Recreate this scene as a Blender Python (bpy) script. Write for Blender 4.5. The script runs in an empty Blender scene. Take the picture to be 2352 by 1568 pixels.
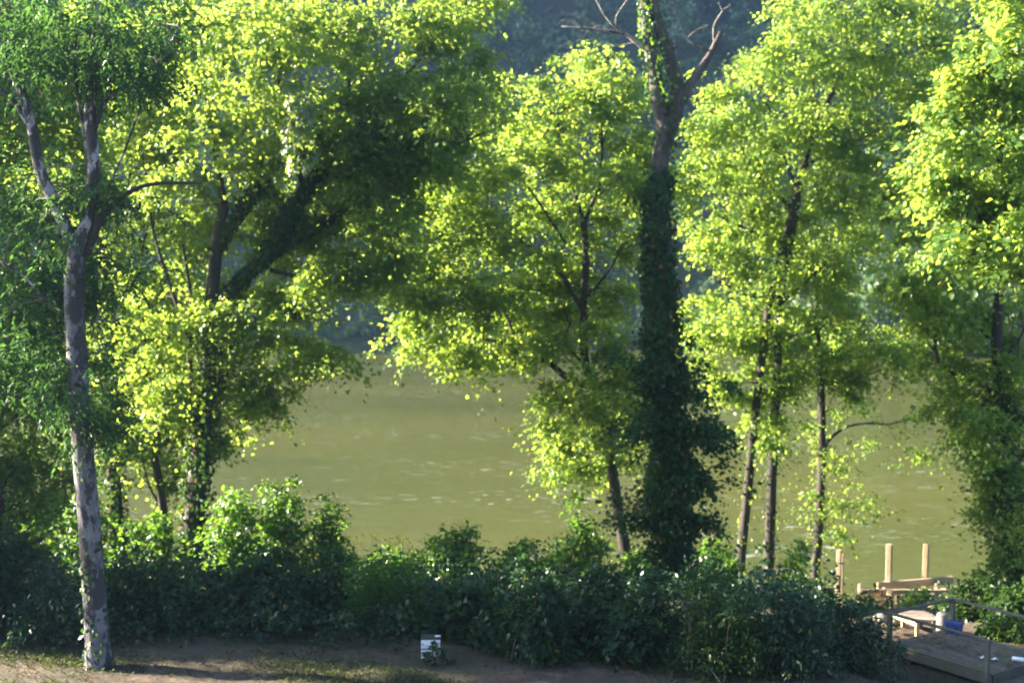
import bpy, math, random
import numpy as np
from mathutils import Vector, Matrix, Quaternion

SC = bpy.context.scene
COL = SC.collection
rng = np.random.default_rng(11)
random.seed(11)
R = math.radians

# ------------------------------------------------------------------ camera
CAM_Z = 14.85
F = 3231.0                       # focal length in units of a 2352 px wide frame
PITCH = math.atan((784 - 536) / F)
cd = bpy.data.cameras.new('camera')
cam = bpy.data.objects.new('camera', cd)
COL.objects.link(cam)
cam.location = (0, 0, CAM_Z)
cam.rotation_euler = (math.pi / 2 - PITCH, 0, 0)
cd.sensor_width = 36
cd.lens = 36 * F / 2352
cd.clip_end = 3000
cd.dof.use_dof = True
cd.dof.focus_distance = 14.0
cd.dof.aperture_fstop = 1.65
SC.camera = cam

# ------------------------------------------------------------------ light
SUN_AZ, SUN_EL = 78, 22          # degrees to the left of the view, above the horizon
world = bpy.data.worlds.new('World')
SC.world = world
world.use_nodes = True
wn = world.node_tree
wn.nodes.clear()
sky = wn.nodes.new('ShaderNodeTexSky')
sky.sky_type = 'NISHITA'
sky.sun_disc = False
sky.sun_elevation = R(SUN_EL)
sky.sun_rotation = R(-SUN_AZ)
sky.air_density = 0.6
sky.dust_density = 1.0
bg = wn.nodes.new('ShaderNodeBackground')
bg.inputs['Strength'].default_value = 0.05
wo = wn.nodes.new('ShaderNodeOutputWorld')
wn.links.new(sky.outputs[0], bg.inputs['Color'])
wn.links.new(bg.outputs[0], wo.inputs['Surface'])
sd = bpy.data.lights.new('sun', 'SUN')
sd.energy = 5.0
sd.angle = R(0.5)
sd.color = (1.0, 0.87, 0.66)
sun = bpy.data.objects.new('sun', sd)
COL.objects.link(sun)
SDIR = Vector((-math.sin(R(SUN_AZ)) * math.cos(R(SUN_EL)), math.cos(R(SUN_AZ)) * math.cos(R(SUN_EL)), math.sin(R(SUN_EL))))
sun.rotation_euler = SDIR.to_track_quat('Z', 'Y').to_euler()
sun.location = (-20, 20, 40)
vs = SC.view_settings
vs.view_transform = 'Standard'
vs.look = 'None'
vs.gamma = 1
vs.use_curve_mapping = False
vs.exposure = 3.4
cy = SC.cycles
cy.use_denoising = True
cy.max_bounces = 9
cy.diffuse_bounces = 7
cy.glossy_bounces = 2
cy.transmission_bounces = 4
cy.volume_bounces = 1
cy.caustics_reflective = False
cy.caustics_refractive = False
cy.sample_clamp_indirect = 6

# ------------------------------------------------------------------ helpers
def P(px, py, d):
    """world point at distance d (world Y) seen at photo position px, py (2352 wide)"""
    u = (px - 1176) / F
    v = (784 - py) / F
    c, s = math.cos(PITCH), math.sin(PITCH)
    dy = c + v * s
    dz = -s + v * c
    k = d / dy
    return np.array([u * k, d, CAM_Z + dz * k])

def M(px, d):
    return px * d / F            # photo pixels to metres at distance d

def bank(x):
    return np.interp(x, [-300, -200, -130, -75, -30, 50, 120, 300], [160, 174, 187, 193, 197, 170, 160, 150])

def hill_h(x, y):
    x = np.asarray(x, float)
    d = np.maximum(y - bank(x), 0)
    k = np.interp(x, [-140, -95], [1.6, .8])  # steep spur out of view at left, shaped to shade the far hill
    h = np.minimum(k * d, np.interp(x, [-140, -95], [185, 95]))
    return h + np.interp(x, [-130, -80], [7, 0]) * (np.sin(x * .19 + y * .13) + .6 * np.sin(y * .31 - x * .11)) * np.clip(d / 30, 0, 1)

def ground_z(x, y):
    x = np.asarray(x, float)
    y = np.asarray(y, float)
    yy = y + .6 * np.sin(x * .21 + 1.) + .25 * np.sin(x * .7)
    def ss(v, a, b):
        t = np.clip((v - a) / (b - a), 0, 1)
        return t * t * (3 - 2 * t)
    yy = yy + 2.8 * ss(x, 5.5, 8) * ss(y, 29.5, 34)
    z = np.interp(yy, [-80, 10, 26.5, 28.5, 31, 36, 39, 41, 44, 48, 52, 62, 90], [9.2, 7.35, 6.75, 6.62, 6.2, 5.6, 5.1, 4.4, 2.9, .5, -1., -3, -4.5])
    z = z - .34 * ss(x, 5.6, 7.6) * ss(y, 22, 24.5) * (1 - ss(y, 30, 33))
    return z + .05 * np.sin(x * 1.3) * np.sin(y * 1.1) + .03 * np.sin(x * 3.1 + y * 2.3)

def on_ground(px, py, d=27.0):
    for _ in range(40):
        p = P(px, py, d)
        d += (p[2] - float(ground_z(p[0], p[1]))) * 1.2
    return d

def mesh_obj(name, verts, faces, mat, parent=None, attrs=None, smooth=False):
    """faces: list of int arrays (m,3) / (m,4)"""
    me = bpy.data.meshes.new(name)
    verts = np.ascontiguousarray(verts, np.float32)
    faces = [np.asarray(f, np.int32) for f in faces if len(f)]
    me.vertices.add(len(verts))
    me.vertices.foreach_set('co', verts.ravel())
    loops = np.concatenate([f.ravel() for f in faces])
    tot = np.concatenate([np.full(len(f), f.shape[1], np.int32) for f in faces])
    start = np.concatenate([[0], np.cumsum(tot)[:-1]]).astype(np.int32)
    me.loops.add(len(loops))
    me.loops.foreach_set('vertex_index', loops)
    me.polygons.add(len(tot))
    me.polygons.foreach_set('loop_start', start)
    me.polygons.foreach_set('loop_total', tot)
    if smooth:
        me.polygons.foreach_set('use_smooth', np.ones(len(tot), bool))
    for k, v in (attrs or {}).items():
        a = me.attributes.new(k, 'FLOAT', 'POINT')
        a.data.foreach_set('value', np.ascontiguousarray(v, np.float32))
    me.update(calc_edges=True)
    if mat:
        me.materials.append(mat)
    o = bpy.data.objects.new(name, me)
    COL.objects.link(o)
    if parent is not None:
        o.parent = parent
        o.matrix_parent_inverse = Matrix.Translation(parent.location).inverted()
    return o

def tag(o, label=None, cat=None, group=None, kind=None):
    for k, v in (('label', label), ('category', cat), ('group', group), ('kind', kind)):
        if v:
            o[k] = v
    return o

def empty(name, loc, label, cat, group=None):
    o = bpy.data.objects.new(name, None)
    o.empty_display_size = .3
    COL.objects.link(o)
    o.location = Vector([float(v) for v in loc])
    return tag(o, label, cat, group)

def nrm(a):
    return a / np.maximum(np.linalg.norm(a, axis=-1, keepdims=True), 1e-9)

def catmull(pts, n=6):
    pts = np.asarray(pts, float)
    if len(pts) < 3:
        t = np.linspace(0, 1, n + 1)[:, None]
        return pts[0] * (1 - t) + pts[-1] * t
    q = np.vstack([2 * pts[0] - pts[1], pts, 2 * pts[-1] - pts[-2]])
    out = []
    for i in range(1, len(q) - 2):
        t = np.linspace(0, 1, n, endpoint=False)[:, None]
        a, b, c, d = q[i - 1], q[i], q[i + 1], q[i + 2]
        out.append(.5 * (2 * b + (c - a) * t + (2 * a - 5 * b + 4 * c - d) * t ** 2 + (3 * b - a - 3 * c + d) * t ** 3))
    out.append(pts[-1:])
    return np.vstack(out)

def tube(pts, rad, sides=8, wob=.0, cap=True):
    pts = np.asarray(pts, float)
    rad = np.asarray(rad, float)
    n = len(pts)
    tan = nrm(np.gradient(pts, axis=0))
    ref = np.array([1., 0, 0]) if abs(tan[0][0]) < .8 else np.array([0, 1., 0])
    u = np.zeros((n, 3))
    cur = ref
    for i in range(n):
        cur = cur - tan[i] * cur.dot(tan[i])
        cur = cur / (np.linalg.norm(cur) + 1e-9)
        u[i] = cur
    v = np.cross(tan, u)
    a = np.linspace(0, 2 * np.pi, sides, endpoint=False)
    rr = rad[:, None] * np.ones((1, sides))
    if wob:
        ph = rng.uniform(0, 6.28, 4)
        s = np.arange(n)[:, None]
        rr = rr * (1 + wob * (np.sin(3 * a[None] + ph[0] + s * .35) + .7 * np.sin(5 * a[None] + ph[1] - s * .5) + .8 * rng.normal(size=(n, sides)) * .6))
    V = pts[:, None] + rr[..., None] * (np.cos(a)[None, :, None] * u[:, None] + np.sin(a)[None, :, None] * v[:, None])
    V = V.reshape(-1, 3)
    i = np.arange(n - 1)[:, None] * sides
    j = np.arange(sides)[None]
    jn = (j + 1) % sides
    Q = np.stack([i + j, i + jn, i + sides + jn, i + sides + j], -1).reshape(-1, 4)
    if cap:
        V = np.vstack([V, pts[:1], pts[-1:]])
        b, t = n * sides, n * sides + 1
        k = np.arange(sides)
        kn = (k + 1) % sides
        T = np.vstack([np.stack([kn, k, np.full(sides, b)], -1), np.stack([(n - 1) * sides + k, (n - 1) * sides + kn, np.full(sides, t)], -1)])
        return V, Q, T
    return V, Q, np.zeros((0, 3), int)

class Acc:
    """collects pieces of one mesh"""
    def __init__(self):
        self.v, self.q, self.t, self.n, self.a = [], [], [], 0, {}
    def add(self, V, Q=None, T=None, **attrs):
        self.v.append(V)
        if Q is not None and len(Q):
            self.q.append(np.asarray(Q) + self.n)
        if T is not None and len(T):
            self.t.append(np.asarray(T) + self.n)
        for k, x in attrs.items():
            self.a.setdefault(k, []).append(x)
        self.n += len(V)
    def build(self, name, mat, parent=None, smooth=False):
        if not self.v:
            return None
        f = []
        if self.q:
            f.append(np.vstack(self.q))
        if self.t:
            f.append(np.vstack(self.t))
        return mesh_obj(name, np.vstack(self.v), f, mat, parent, {k: np.concatenate(x) for k, x in self.a.items()}, smooth)

# ------------------------------------------------------------------ materials
class NT:
    def __init__(self, name):
        self.m = bpy.data.materials.new(name)
        self.m.use_nodes = True
        self.t = self.m.node_tree
        self.t.nodes.clear()
        self.out = self.n('OutputMaterial')
    def n(self, typ, **kw):
        nd = self.t.nodes.new('ShaderNode' + typ)
        for k, v in kw.items():
            if k in nd.inputs:
                self.set(nd, k, v)
            else:
                setattr(nd, k, v)
        return nd
    def set(self, nd, k, v):
        if isinstance(v, bpy.types.NodeSocket):
            self.t.links.new(v, nd.inputs[k])
        elif isinstance(v, bpy.types.Node):
            self.t.links.new(v.outputs[0], nd.inputs[k])
        else:
            if isinstance(v, tuple) and len(v) == 3 and len(nd.inputs[k].default_value) == 4:
                v = (*v, 1)
            nd.inputs[k].default_value = v
    def ramp(self, fac, stops):
        r = self.n('ValToRGB')
        e = r.color_ramp.elements
        while len(e) < len(stops):
            e.new(.5)
        for s, (p, c) in zip(e, stops):
            s.position = p
            s.color = (*c, 1) if len(c) == 3 else c
        self.set(r, 'Fac', fac)
        return r
    def noise(self, scale, detail=4, rough=.55, vec=None, dist=0):
        nd = self.n('TexNoise', Scale=scale, Detail=detail, Roughness=rough, Distortion=dist)
        if vec is not None:
            self.set(nd, 'Vector', vec)
        return nd
    def mapping(self, src, scale=(1, 1, 1), rot=(0, 0, 0)):
        mp = self.n('Mapping', Vector=src)
        mp.inputs['Scale'].default_value = scale
        mp.inputs['Rotation'].default_value = rot
        return mp
    def mix(self, fac, a, b, blend='MIX'):
        m = self.n('MixRGB')
        m.blend_type = blend
        self.set(m, 'Fac', fac)
        self.set(m, 'Color1', a)
        self.set(m, 'Color2', b)
        return m
    def bump(self, h, strength=.5, dist=.02):
        return self.n('Bump', Height=h, Strength=strength, Distance=dist)
    def surf(self, sh):
        self.t.links.new(sh.outputs[0], self.out.inputs['Surface'])
        return self.m

def leaf_mat(name, lo, mid, hi, trans, tfac=.45, odd=(.30, .24, .03), gloss=.06, oddpos=.985):
    t = NT(name)
    at = t.n('Attribute')
    at.attribute_name = 'tint'
    c = t.ramp(at.outputs['Fac'], [(0, lo), (.5, mid), (oddpos - .01, hi), (oddpos, odd)])
    tr = t.mix(.5, trans, c)
    tr = t.mix(1, tr, (2.3, 2.4, 1.5), 'MULTIPLY')
    di = t.n('BsdfDiffuse', Color=c)
    tl = t.n('BsdfTranslucent', Color=tr)
    m1 = t.n('MixShader', Fac=tfac)
    t.t.links.new(di.outputs[0], m1.inputs[1])
    t.t.links.new(tl.outputs[0], m1.inputs[2])
    gl = t.n('BsdfGlossy', Roughness=.38, Color=(1, 1, 1))
    fr = t.n('LayerWeight', Blend=.35)
    mth = t.n('Math')
    mth.operation = 'MULTIPLY'
    t.t.links.new(fr.outputs['Facing'], mth.inputs[0])
    mth.inputs[1].default_value = gloss * 2.2
    m2 = t.n('MixShader', Fac=mth)
    t.t.links.new(m1.outputs[0], m2.inputs[1])
    t.t.links.new(gl.outputs[0], m2.inputs[2])
    return t.surf(m2)

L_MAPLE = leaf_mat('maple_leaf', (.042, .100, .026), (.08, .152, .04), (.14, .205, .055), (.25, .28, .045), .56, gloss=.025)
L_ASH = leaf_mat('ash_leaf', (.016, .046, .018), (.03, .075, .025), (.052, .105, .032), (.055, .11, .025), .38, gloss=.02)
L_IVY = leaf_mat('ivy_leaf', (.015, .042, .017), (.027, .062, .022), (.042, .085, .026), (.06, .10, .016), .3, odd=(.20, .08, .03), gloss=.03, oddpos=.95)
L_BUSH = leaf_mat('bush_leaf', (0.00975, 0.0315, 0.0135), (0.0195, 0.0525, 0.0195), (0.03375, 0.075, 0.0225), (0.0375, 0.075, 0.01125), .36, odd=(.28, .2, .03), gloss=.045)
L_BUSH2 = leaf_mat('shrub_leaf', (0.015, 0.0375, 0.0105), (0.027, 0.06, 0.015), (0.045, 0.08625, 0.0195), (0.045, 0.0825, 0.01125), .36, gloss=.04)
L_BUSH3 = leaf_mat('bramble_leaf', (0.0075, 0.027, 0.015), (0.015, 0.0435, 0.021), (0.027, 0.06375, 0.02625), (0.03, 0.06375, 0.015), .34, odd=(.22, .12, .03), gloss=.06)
L_SUNLIT = leaf_mat('sunlit_bank_leaf', (.03, .08, .018), (.05, .12, .022), (.085, .155, .025), (.13, .22, .015), .48)  # brighter copy of the bush leaf, sunlight put into its colour
L_WEED = leaf_mat('weed_leaf', (.03, .085, .02), (.05, .12, .025), (.075, .15, .03), (.10, .2, .02), .42)
L_PALE = leaf_mat('sun_paled_vine_leaf', (.07, .12, .04), (.11, .16, .06), (.16, .21, .09), (.18, .22, .05), .45, gloss=.15)  # leaf colour paled to imitate glossy vine leaves in the sun
L_DEAD = leaf_mat('dead_leaf', (.05, .03, .018), (.09, .055, .03), (.15, .09, .045), (.12, .07, .03), .25)
L_FAR = leaf_mat('far_leaf', (.016, .034, .028), (.075, .14, .075), (.22, .28, .13), (.08, .12, .02), .3, odd=(.12, .10, .04))
L_GRASS = leaf_mat('grass_blade', (.02, .04, .012), (.04, .065, .018), (.09, .09, .03), (.07, .10, .02), .35)

def bark_mat(name, dark, light, scale=9, patch=None, cut=.50):
    t = NT(name)
    g = t.n('NewGeometry')
    mp = t.mapping(g.outputs['Position'], (1, 1, .22))
    n1 = t.noise(scale, 7, .65, mp)
    n2 = t.noise(1.6, 4, .6, g.outputs['Position'])
    c = t.ramp(n1, [(.3, dark), (.7, light)])
    if patch:
        mp2 = t.mapping(g.outputs['Position'], (1, 1, .55))
        n3 = t.mix(.45, t.noise(2.1, 3, .6, mp2), t.noise(8.5, 6, .7, mp2, .2))
        k = t.ramp(n3, [(cut, (0, 0, 0)), (cut + .035, (1, 1, 1))])
        c = t.mix(k, c, t.ramp(n1, [(.3, patch), (.7, tuple(v * 1.5 for v in patch))]))
    c = t.mix(.35, c, t.ramp(n2, [(.35, (.5, .5, .5)), (.65, (1, 1, 1))]), 'MULTIPLY')
    b = t.bump(n1, .9, .03)
    s = t.n('BsdfPrincipled', Roughness=.9)
    t.set(s, 'Base Color', c)
    t.set(s, 'Normal', b)
    return t.surf(s)

B_PALE = bark_mat('pale_bark', (.085, .08, .082), (.225, .214, .217), 14, (.03, .027, .028), .475)
B_UPPER = bark_mat('upper_pale_bark', (.018, .016, .016), (.055, .05, .048), 12, (.26, .25, .255), .53)
B_SNAG = bark_mat('snag_bark', (.035, .028, .024), (.12, .10, .085), 8)
B_DARK = bark_mat('dark_bark', (.013, .010, .008), (.048, .036, .028))
B_DEAD = bark_mat('dead_bark', (.16, .13, .11), (.38, .34, .29), 8, (.07, .055, .045))
B_TWIG = bark_mat('twig_bark', (.06, .05, .04), (.16, .13, .10))

def wood_mat(name, a, b, moss=None, grain=30):
    t = NT(name)
    tc = t.n('TexCoord')
    oi = t.n('ObjectInfo')
    mp = t.mapping(tc.outputs['Object'], (1.2, grain, grain))
    n1 = t.noise(1.0, 6, .65, mp, .4)
    n2 = t.noise(2.2, 4, .6, t.n('NewGeometry').outputs['Position'])
    c = t.ramp(n1, [(.28, a), (.72, b)])
    v = t.ramp(oi.outputs['Random'], [(0, (.5, .5, .52)), (1, (1.1, 1.07, 1.02))])
    c = t.mix(1, c, v, 'MULTIPLY')
    c = t.mix(.6, c, t.ramp(n2, [(.3, (.45, .43, .4)), (.62, (1, 1, 1))]), 'MULTIPLY')
    if moss:
        n3 = t.noise(3.2, 5, .7, t.n('NewGeometry').outputs['Position'])
        c = t.mix(t.ramp(n3, [(.48, (0, 0, 0)), (.6, (.75, .75, .75))]), c, moss)
    s = t.n('BsdfPrincipled', Roughness=.8)
    t.set(s, 'Base Color', c)
    t.set(s, 'Normal', t.bump(n1, .5, .006))
    return t.surf(s)

W_OLD = wood_mat('weathered_wood', (.055, .046, .038), (.16, .135, .112), (.075, .08, .032))
W_NEW = wood_mat('pale_lumber', (.46, .34, .19), (.68, .54, .34), None, 18)

W_MID = wood_mat('greyed_plank', (.17, .14, .11), (.34, .29, .23), None, 24)

def plain(name, col, rough=.5, var=.25, scale=6, bump=.1):
    t = NT(name)
    n1 = t.noise(scale, 5, .6, t.n('TexCoord').outputs['Object'])
    lo = tuple(v * (1 - var) for v in col)
    s = t.n('BsdfPrincipled', Roughness=rough)
    t.set(s, 'Base Color', t.ramp(n1, [(.3, lo), (.7, col)]))
    t.set(s, 'Normal', t.bump(n1, bump, .01))
    return t.surf(s)

# ------------------------------------------------------------------ terrain, water, hill
def grid(xs, ys, zf):
    X, Y = np.meshgrid(xs, ys)
    Z = zf(X, Y)
    V = np.stack([X, Y, Z], -1).reshape(-1, 3)
    nx, ny = len(xs), len(ys)
    i = (np.arange(ny - 1)[:, None] * nx + np.arange(nx - 1)[None]).ravel()
    return V, np.stack([i, i + 1, i + nx + 1, i + nx], -1)

def soil_mat():
    t = NT('yard_soil')
    p = t.n('NewGeometry').outputs['Position']
    n1 = t.noise(.55, 6, .62, p)
    n2 = t.noise(2.6, 8, .72, p)
    n3 = t.noise(34, 4, .7, p)
    dirt = t.ramp(n2, [(.32, (.022, .016, .011)), (.5, (.068, .047, .031)), (.66, (.19, .14, .098))])
    grass = t.ramp(n3, [(.3, (.025, .03, .012)), (.7, (.065, .06, .026))])
    k = t.ramp(t.mix(.4, n1, n2), [(.49, (0, 0, 0)), (.58, (1, 1, 1))])
    c = t.mix(k, dirt, grass)
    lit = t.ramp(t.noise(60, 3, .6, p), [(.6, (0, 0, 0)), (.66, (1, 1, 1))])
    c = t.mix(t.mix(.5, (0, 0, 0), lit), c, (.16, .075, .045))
    c = t.mix(.75, c, t.ramp(t.noise(13, 5, .75, p), [(.36, (.35, .33, .3)), (.56, (1.1, 1.08, 1.05))]), 'MULTIPLY')
    s = t.n('BsdfPrincipled', Roughness=.95)
    t.set(s, 'Base Color', c)
    t.set(s, 'Normal', t.bump(t.mix(.5, n2, n3), .8, .05))
    return t.surf(s)

xs = np.concatenate([np.linspace(-230, -30, 30, endpoint=False), np.linspace(-30, 30, 121), np.linspace(30, 230, 31)[1:]])
ys = np.concatenate([np.linspace(-70, 15, 20, endpoint=False), np.linspace(15, 52, 100), np.linspace(52, 90, 10)[1:]])
V, Q = grid(xs, ys, ground_z)
tag(mesh_obj('ground', V, [Q], soil_mat(), smooth=True), kind='structure')

def water_mat():
    t = NT('river_water')
    p = t.n('NewGeometry').outputs['Position']
    n1 = t.noise(.5, 5, .6, t.mapping(p, (.3, 1, 1)), .3)
    n2 = t.noise(2.6, 4, .6, t.mapping(p, (.4, 1.2, 1)), .4)
    h = t.mix(.4, n1, n2)
    b1 = t.bump(h, .6, .13)
    big = t.noise(.035, 3, .5, t.mapping(p, (.5, 1, 1)))
    c = t.ramp(big, [(.35, (.054, .064, .016)), (.65, (.082, .083, .02))])
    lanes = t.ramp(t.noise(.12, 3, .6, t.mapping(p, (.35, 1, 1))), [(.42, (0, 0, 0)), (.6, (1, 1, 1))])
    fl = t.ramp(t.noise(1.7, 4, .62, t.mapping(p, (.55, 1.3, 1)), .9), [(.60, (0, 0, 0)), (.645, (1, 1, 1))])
    sky_glint = t.mix(1, lanes, fl, 'MULTIPLY')
    c = t.mix(t.mix(1, sky_glint, (.55, .55, .55), 'MULTIPLY'), c, (.34, .38, .37))  # pale flecks put into the water colour in place of sky reflections
    s = t.n('BsdfPrincipled', Roughness=.04, IOR=1.33)
    t.set(s, 'Base Color', c)
    t.set(s, 'Normal', b1)
    return t.surf(s)

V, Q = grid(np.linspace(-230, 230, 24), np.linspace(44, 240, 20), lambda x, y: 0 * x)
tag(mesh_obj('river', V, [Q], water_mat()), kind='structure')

def hill_mat():
    t = NT('hill_ground')
    p = t.n('NewGeometry').outputs['Position']
    n1 = t.noise(.12, 6, .6, p)
    n2 = t.noise(.9, 6, .7, p)
    c = t.mix(.5, t.ramp(n1, [(.35, (.085, .07, .075)), (.6, (.04, .06, .03))]), t.ramp(n2, [(.3, (.02, .03, .012)), (.7, (.09, .10, .04))]))
    sp = t.n('SeparateXYZ', Vector=p)
    c = t.mix(t.n('MapRange', **{'Value': sp.outputs['Z'], 'From Min': 2.0, 'From Max': 1.2}), c, (.035, .028, .026))
    s = t.n('BsdfPrincipled', Roughness=1)
    t.set(s, 'Base Color', c)
    t.set(s, 'Normal', t.bump(n2, 1, .8))
    return t.surf(s)

def hz(x, y):
    d = y - bank(x)
    return np.where(d > 0, .35 + hill_h(x, y) + 1.2 * np.sin(x * .13) * np.sin(y * .11) * np.clip(d / 20, 0, 1), np.maximum(.35 + d * .8, -5))
V, Q = grid(np.linspace(-240, 240, 121), np.concatenate([np.linspace(90, 140, 20, endpoint=False), np.linspace(140, 215, 60), np.linspace(217, 400, 60)]), hz)
tag(mesh_obj('hill', V, [Q], hill_mat(), smooth=True), kind='structure')

# ------------------------------------------------------------------ leaves
def leaves(acc, C, D, N, L, W, tint, rich=False, droop=.12, fold=.10):
    C = np.asarray(C)
    n = len(C)
    D = nrm(D)
    S = nrm(np.cross(D, N))
    N = np.cross(S, D)
    L = (np.ones(n) * L)[:, None]
    W = (np.ones(n) * W)[:, None]
    tip = C + D * L - N * L * droop
    if rich:
        pts = [C, C + D * L * .28 + S * W * .46 + N * W * fold, C + D * L * .66 + S * W * .36 + N * W * fold * .6, tip,
               C + D * L * .66 - S * W * .36 + N * W * fold * .6, C + D * L * .28 - S * W * .46 + N * W * fold]
        tri = np.array([[0, 1, 2], [0, 2, 3], [0, 3, 4], [0, 4, 5]])
    else:
        pts = [C, C + D * L * .45 + S * W * .5 + N * W * fold, tip, C + D * L * .45 - S * W * .5 + N * W * fold]
        tri = np.array([[0, 1, 2], [0, 2, 3]])
    k = len(pts)
    V = np.stack(pts, 1).reshape(-1, 3)
    T = (np.arange(n)[:, None, None] * k + tri[None]).reshape(-1, 3)
    acc.add(V, T=T, tint=np.repeat(np.clip(tint, 0, 1), k))

def sprays(acc, C, O, S, nl, L, wr=.85, rich=False, base=None, flat=.2, droop=.5):
    """C spray centres, O outward directions, S radii, nl leaves per spray"""
    n = len(C)
    idx = np.repeat(np.arange(n), nl)
    m = len(idx)
    Nn = nrm(O * .55 + np.array([0, 0, 1.]) + rng.normal(size=(n, 3)) * .28)
    U = nrm(np.cross(Nn, rng.normal(size=(n, 3))))
    Vv = np.cross(Nn, U)
    r = np.minimum(np.abs(rng.normal(size=m)) * .72, 2.1) * S[idx]
    a = rng.uniform(0, 2 * np.pi, m)
    h = rng.normal(size=m) * flat * S[idx]
    loc = (np.cos(a) * r)[:, None] * U[idx] + (np.sin(a) * r)[:, None] * Vv[idx]
    pos = C[idx] + loc + h[:, None] * Nn[idx]
    pos[:, 2] -= droop * np.minimum(r, 1.4 * S[idx]) ** 2 / np.maximum(S[idx], .05) * .5
    D = nrm(loc) * .8 + O[idx] * .4 + rng.normal(size=(m, 3)) * .55 + np.array([0, 0, -.35])
    N = Nn[idx] + rng.normal(size=(m, 3)) * .5
    ct = rng.normal(size=n) * .13 if base is None else base
    tint = .45 + ct[idx] + rng.normal(size=m) * .15
    odd = rng.random(m) < .006
    tint = np.where(odd, 1., np.clip(tint, 0, .93))
    sz = L * np.clip(np.exp(rng.normal(size=m) * .28), .45, 1.7)
    leaves(acc, pos, D, N, sz, sz * wr * rng.uniform(.85, 1.1, m), tint, rich)

def fronds(acc, C, O, nf, flen, ll, pairs=5):
    """pinnate drooping leaves"""
    n = len(C)
    idx = np.repeat(np.arange(n), nf)
    m = len(idx)
    D0 = nrm(O[idx] * .5 + rng.normal(size=(m, 3)) * .8 + np.array([0, 0, -.25]))
    ln = flen * rng.uniform(.7, 1.2, m)
    st = C[idx] + rng.normal(size=(m, 3)) * .16
    tnt = rng.normal(size=m) * .15 + .45
    for k in range(pairs * 2 + 1):
        f = .25 + .75 * (k // 2) / pairs if k < pairs * 2 else 1.
        pos = st + D0 * (ln * f)[:, None]
        pos[:, 2] -= .45 * ln * f * f
        side = nrm(np.cross(D0, np.array([0, 0, 1.])))
        sg = 1 if k % 2 else -1
        if k == pairs * 2:
            sg = 0
        d = D0 * .6 + side * sg * .85 + np.array([0, 0, -.45]) + rng.normal(size=(m, 3)) * .15
        N = np.array([0, 0, 1.]) + rng.normal(size=(m, 3)) * .4
        sz = ll * rng.uniform(.8, 1.15, m)
        leaves(acc, pos, d, N, sz, sz * .42, np.clip(tnt + rng.normal(size=m) * .1, 0, .93), False)

def blob_sprays(blobs, d, s, layers, dd=0, flat=1.0):
    """blobs: (px, py, rx, ry[, depth offset]); returns spray centres, outward directions"""
    Cs, Os = [], []
    for b in blobs:
        px, py, rx, ry = b[:4]
        off = b[4] if len(b) > 4 else rng.normal() * dd
        c = P(px, py, d + off)
        r = np.array([M(rx, d), 0, M(ry, d)])
        r[1] = (r[0] + r[2]) * .42 * flat
        n = max(4, int(1.6 * layers * r[0] * r[2] / (s * s)))
        ng = max(2, n // 6)
        gv = nrm(rng.normal(size=(ng, 3))) * (rng.random(ng) ** .4)[:, None]
        n = ng * 6
        q = np.repeat(gv, 6, 0) + rng.normal(size=(n, 3)) * (.46 / np.maximum(r, .2)) * np.array([1, 1, .55])
        v = nrm(q + 1e-4)
        q = q * np.clip(rng.normal(1, .14, n), .6, 1.4)[:, None]
        for _ in range(3):
            dv = nrm(rng.normal(size=3) * np.array([1, .7, .7]) + np.array([0, 0, .1]))
            ff = np.linspace(.8, rng.uniform(1.05, 1.32), 4)
            q = np.vstack([q, ff[:, None] * dv + rng.normal(size=(4, 3)) * .05])
            v = np.vstack([v, np.repeat(dv[None], 4, 0)])
        Cs.append(c + q * r * 1.12)
        Os.append(nrm(v * np.array([1, 1, .6])))
    return np.vstack(Cs), np.vstack(Os)

def twig_net(acc, C, anchors, r0=.016, share=1.0):
    A = np.asarray(anchors)
    for c in C:
        if rng.random() > share:
            continue
        dv = A - c
        dist = np.linalg.norm(dv, axis=1) + np.where(dv[:, 2] > .2, dv[:, 2] * 1.5, 0)
        k = rng.choice(np.argsort(dist)[:7])
        a = A[k]
        ln = np.linalg.norm(a - c)
        if ln < .1 or ln > 1.25:
            continue
        mid = (a + c) / 2 + rng.normal(size=3) * ln * .07 + np.array([0, 0, .08 * ln])
        t = np.linspace(0, 1, 5)[:, None]
        pts = (1 - t) ** 2 * a + 2 * t * (1 - t) * mid + t ** 2 * c
        rr = min(r0 + .006 * ln, .04)
        V, Q, T = tube(pts, np.linspace(rr, .004, 5), 3, cap=False)
        acc.add(V, Q, T)

def stem(pts3, w0, w1, sides=10, wob=.05, n=7):
    p = catmull(pts3, n)
    t = np.linspace(0, 1, len(p))
    return p, w0 + (w1 - w0) * t ** .8, sides, wob

def poly(pts, d):
    return np.array([P(q[0], q[1], d + (q[2] if len(q) > 2 else 0)) for q in pts])

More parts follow.
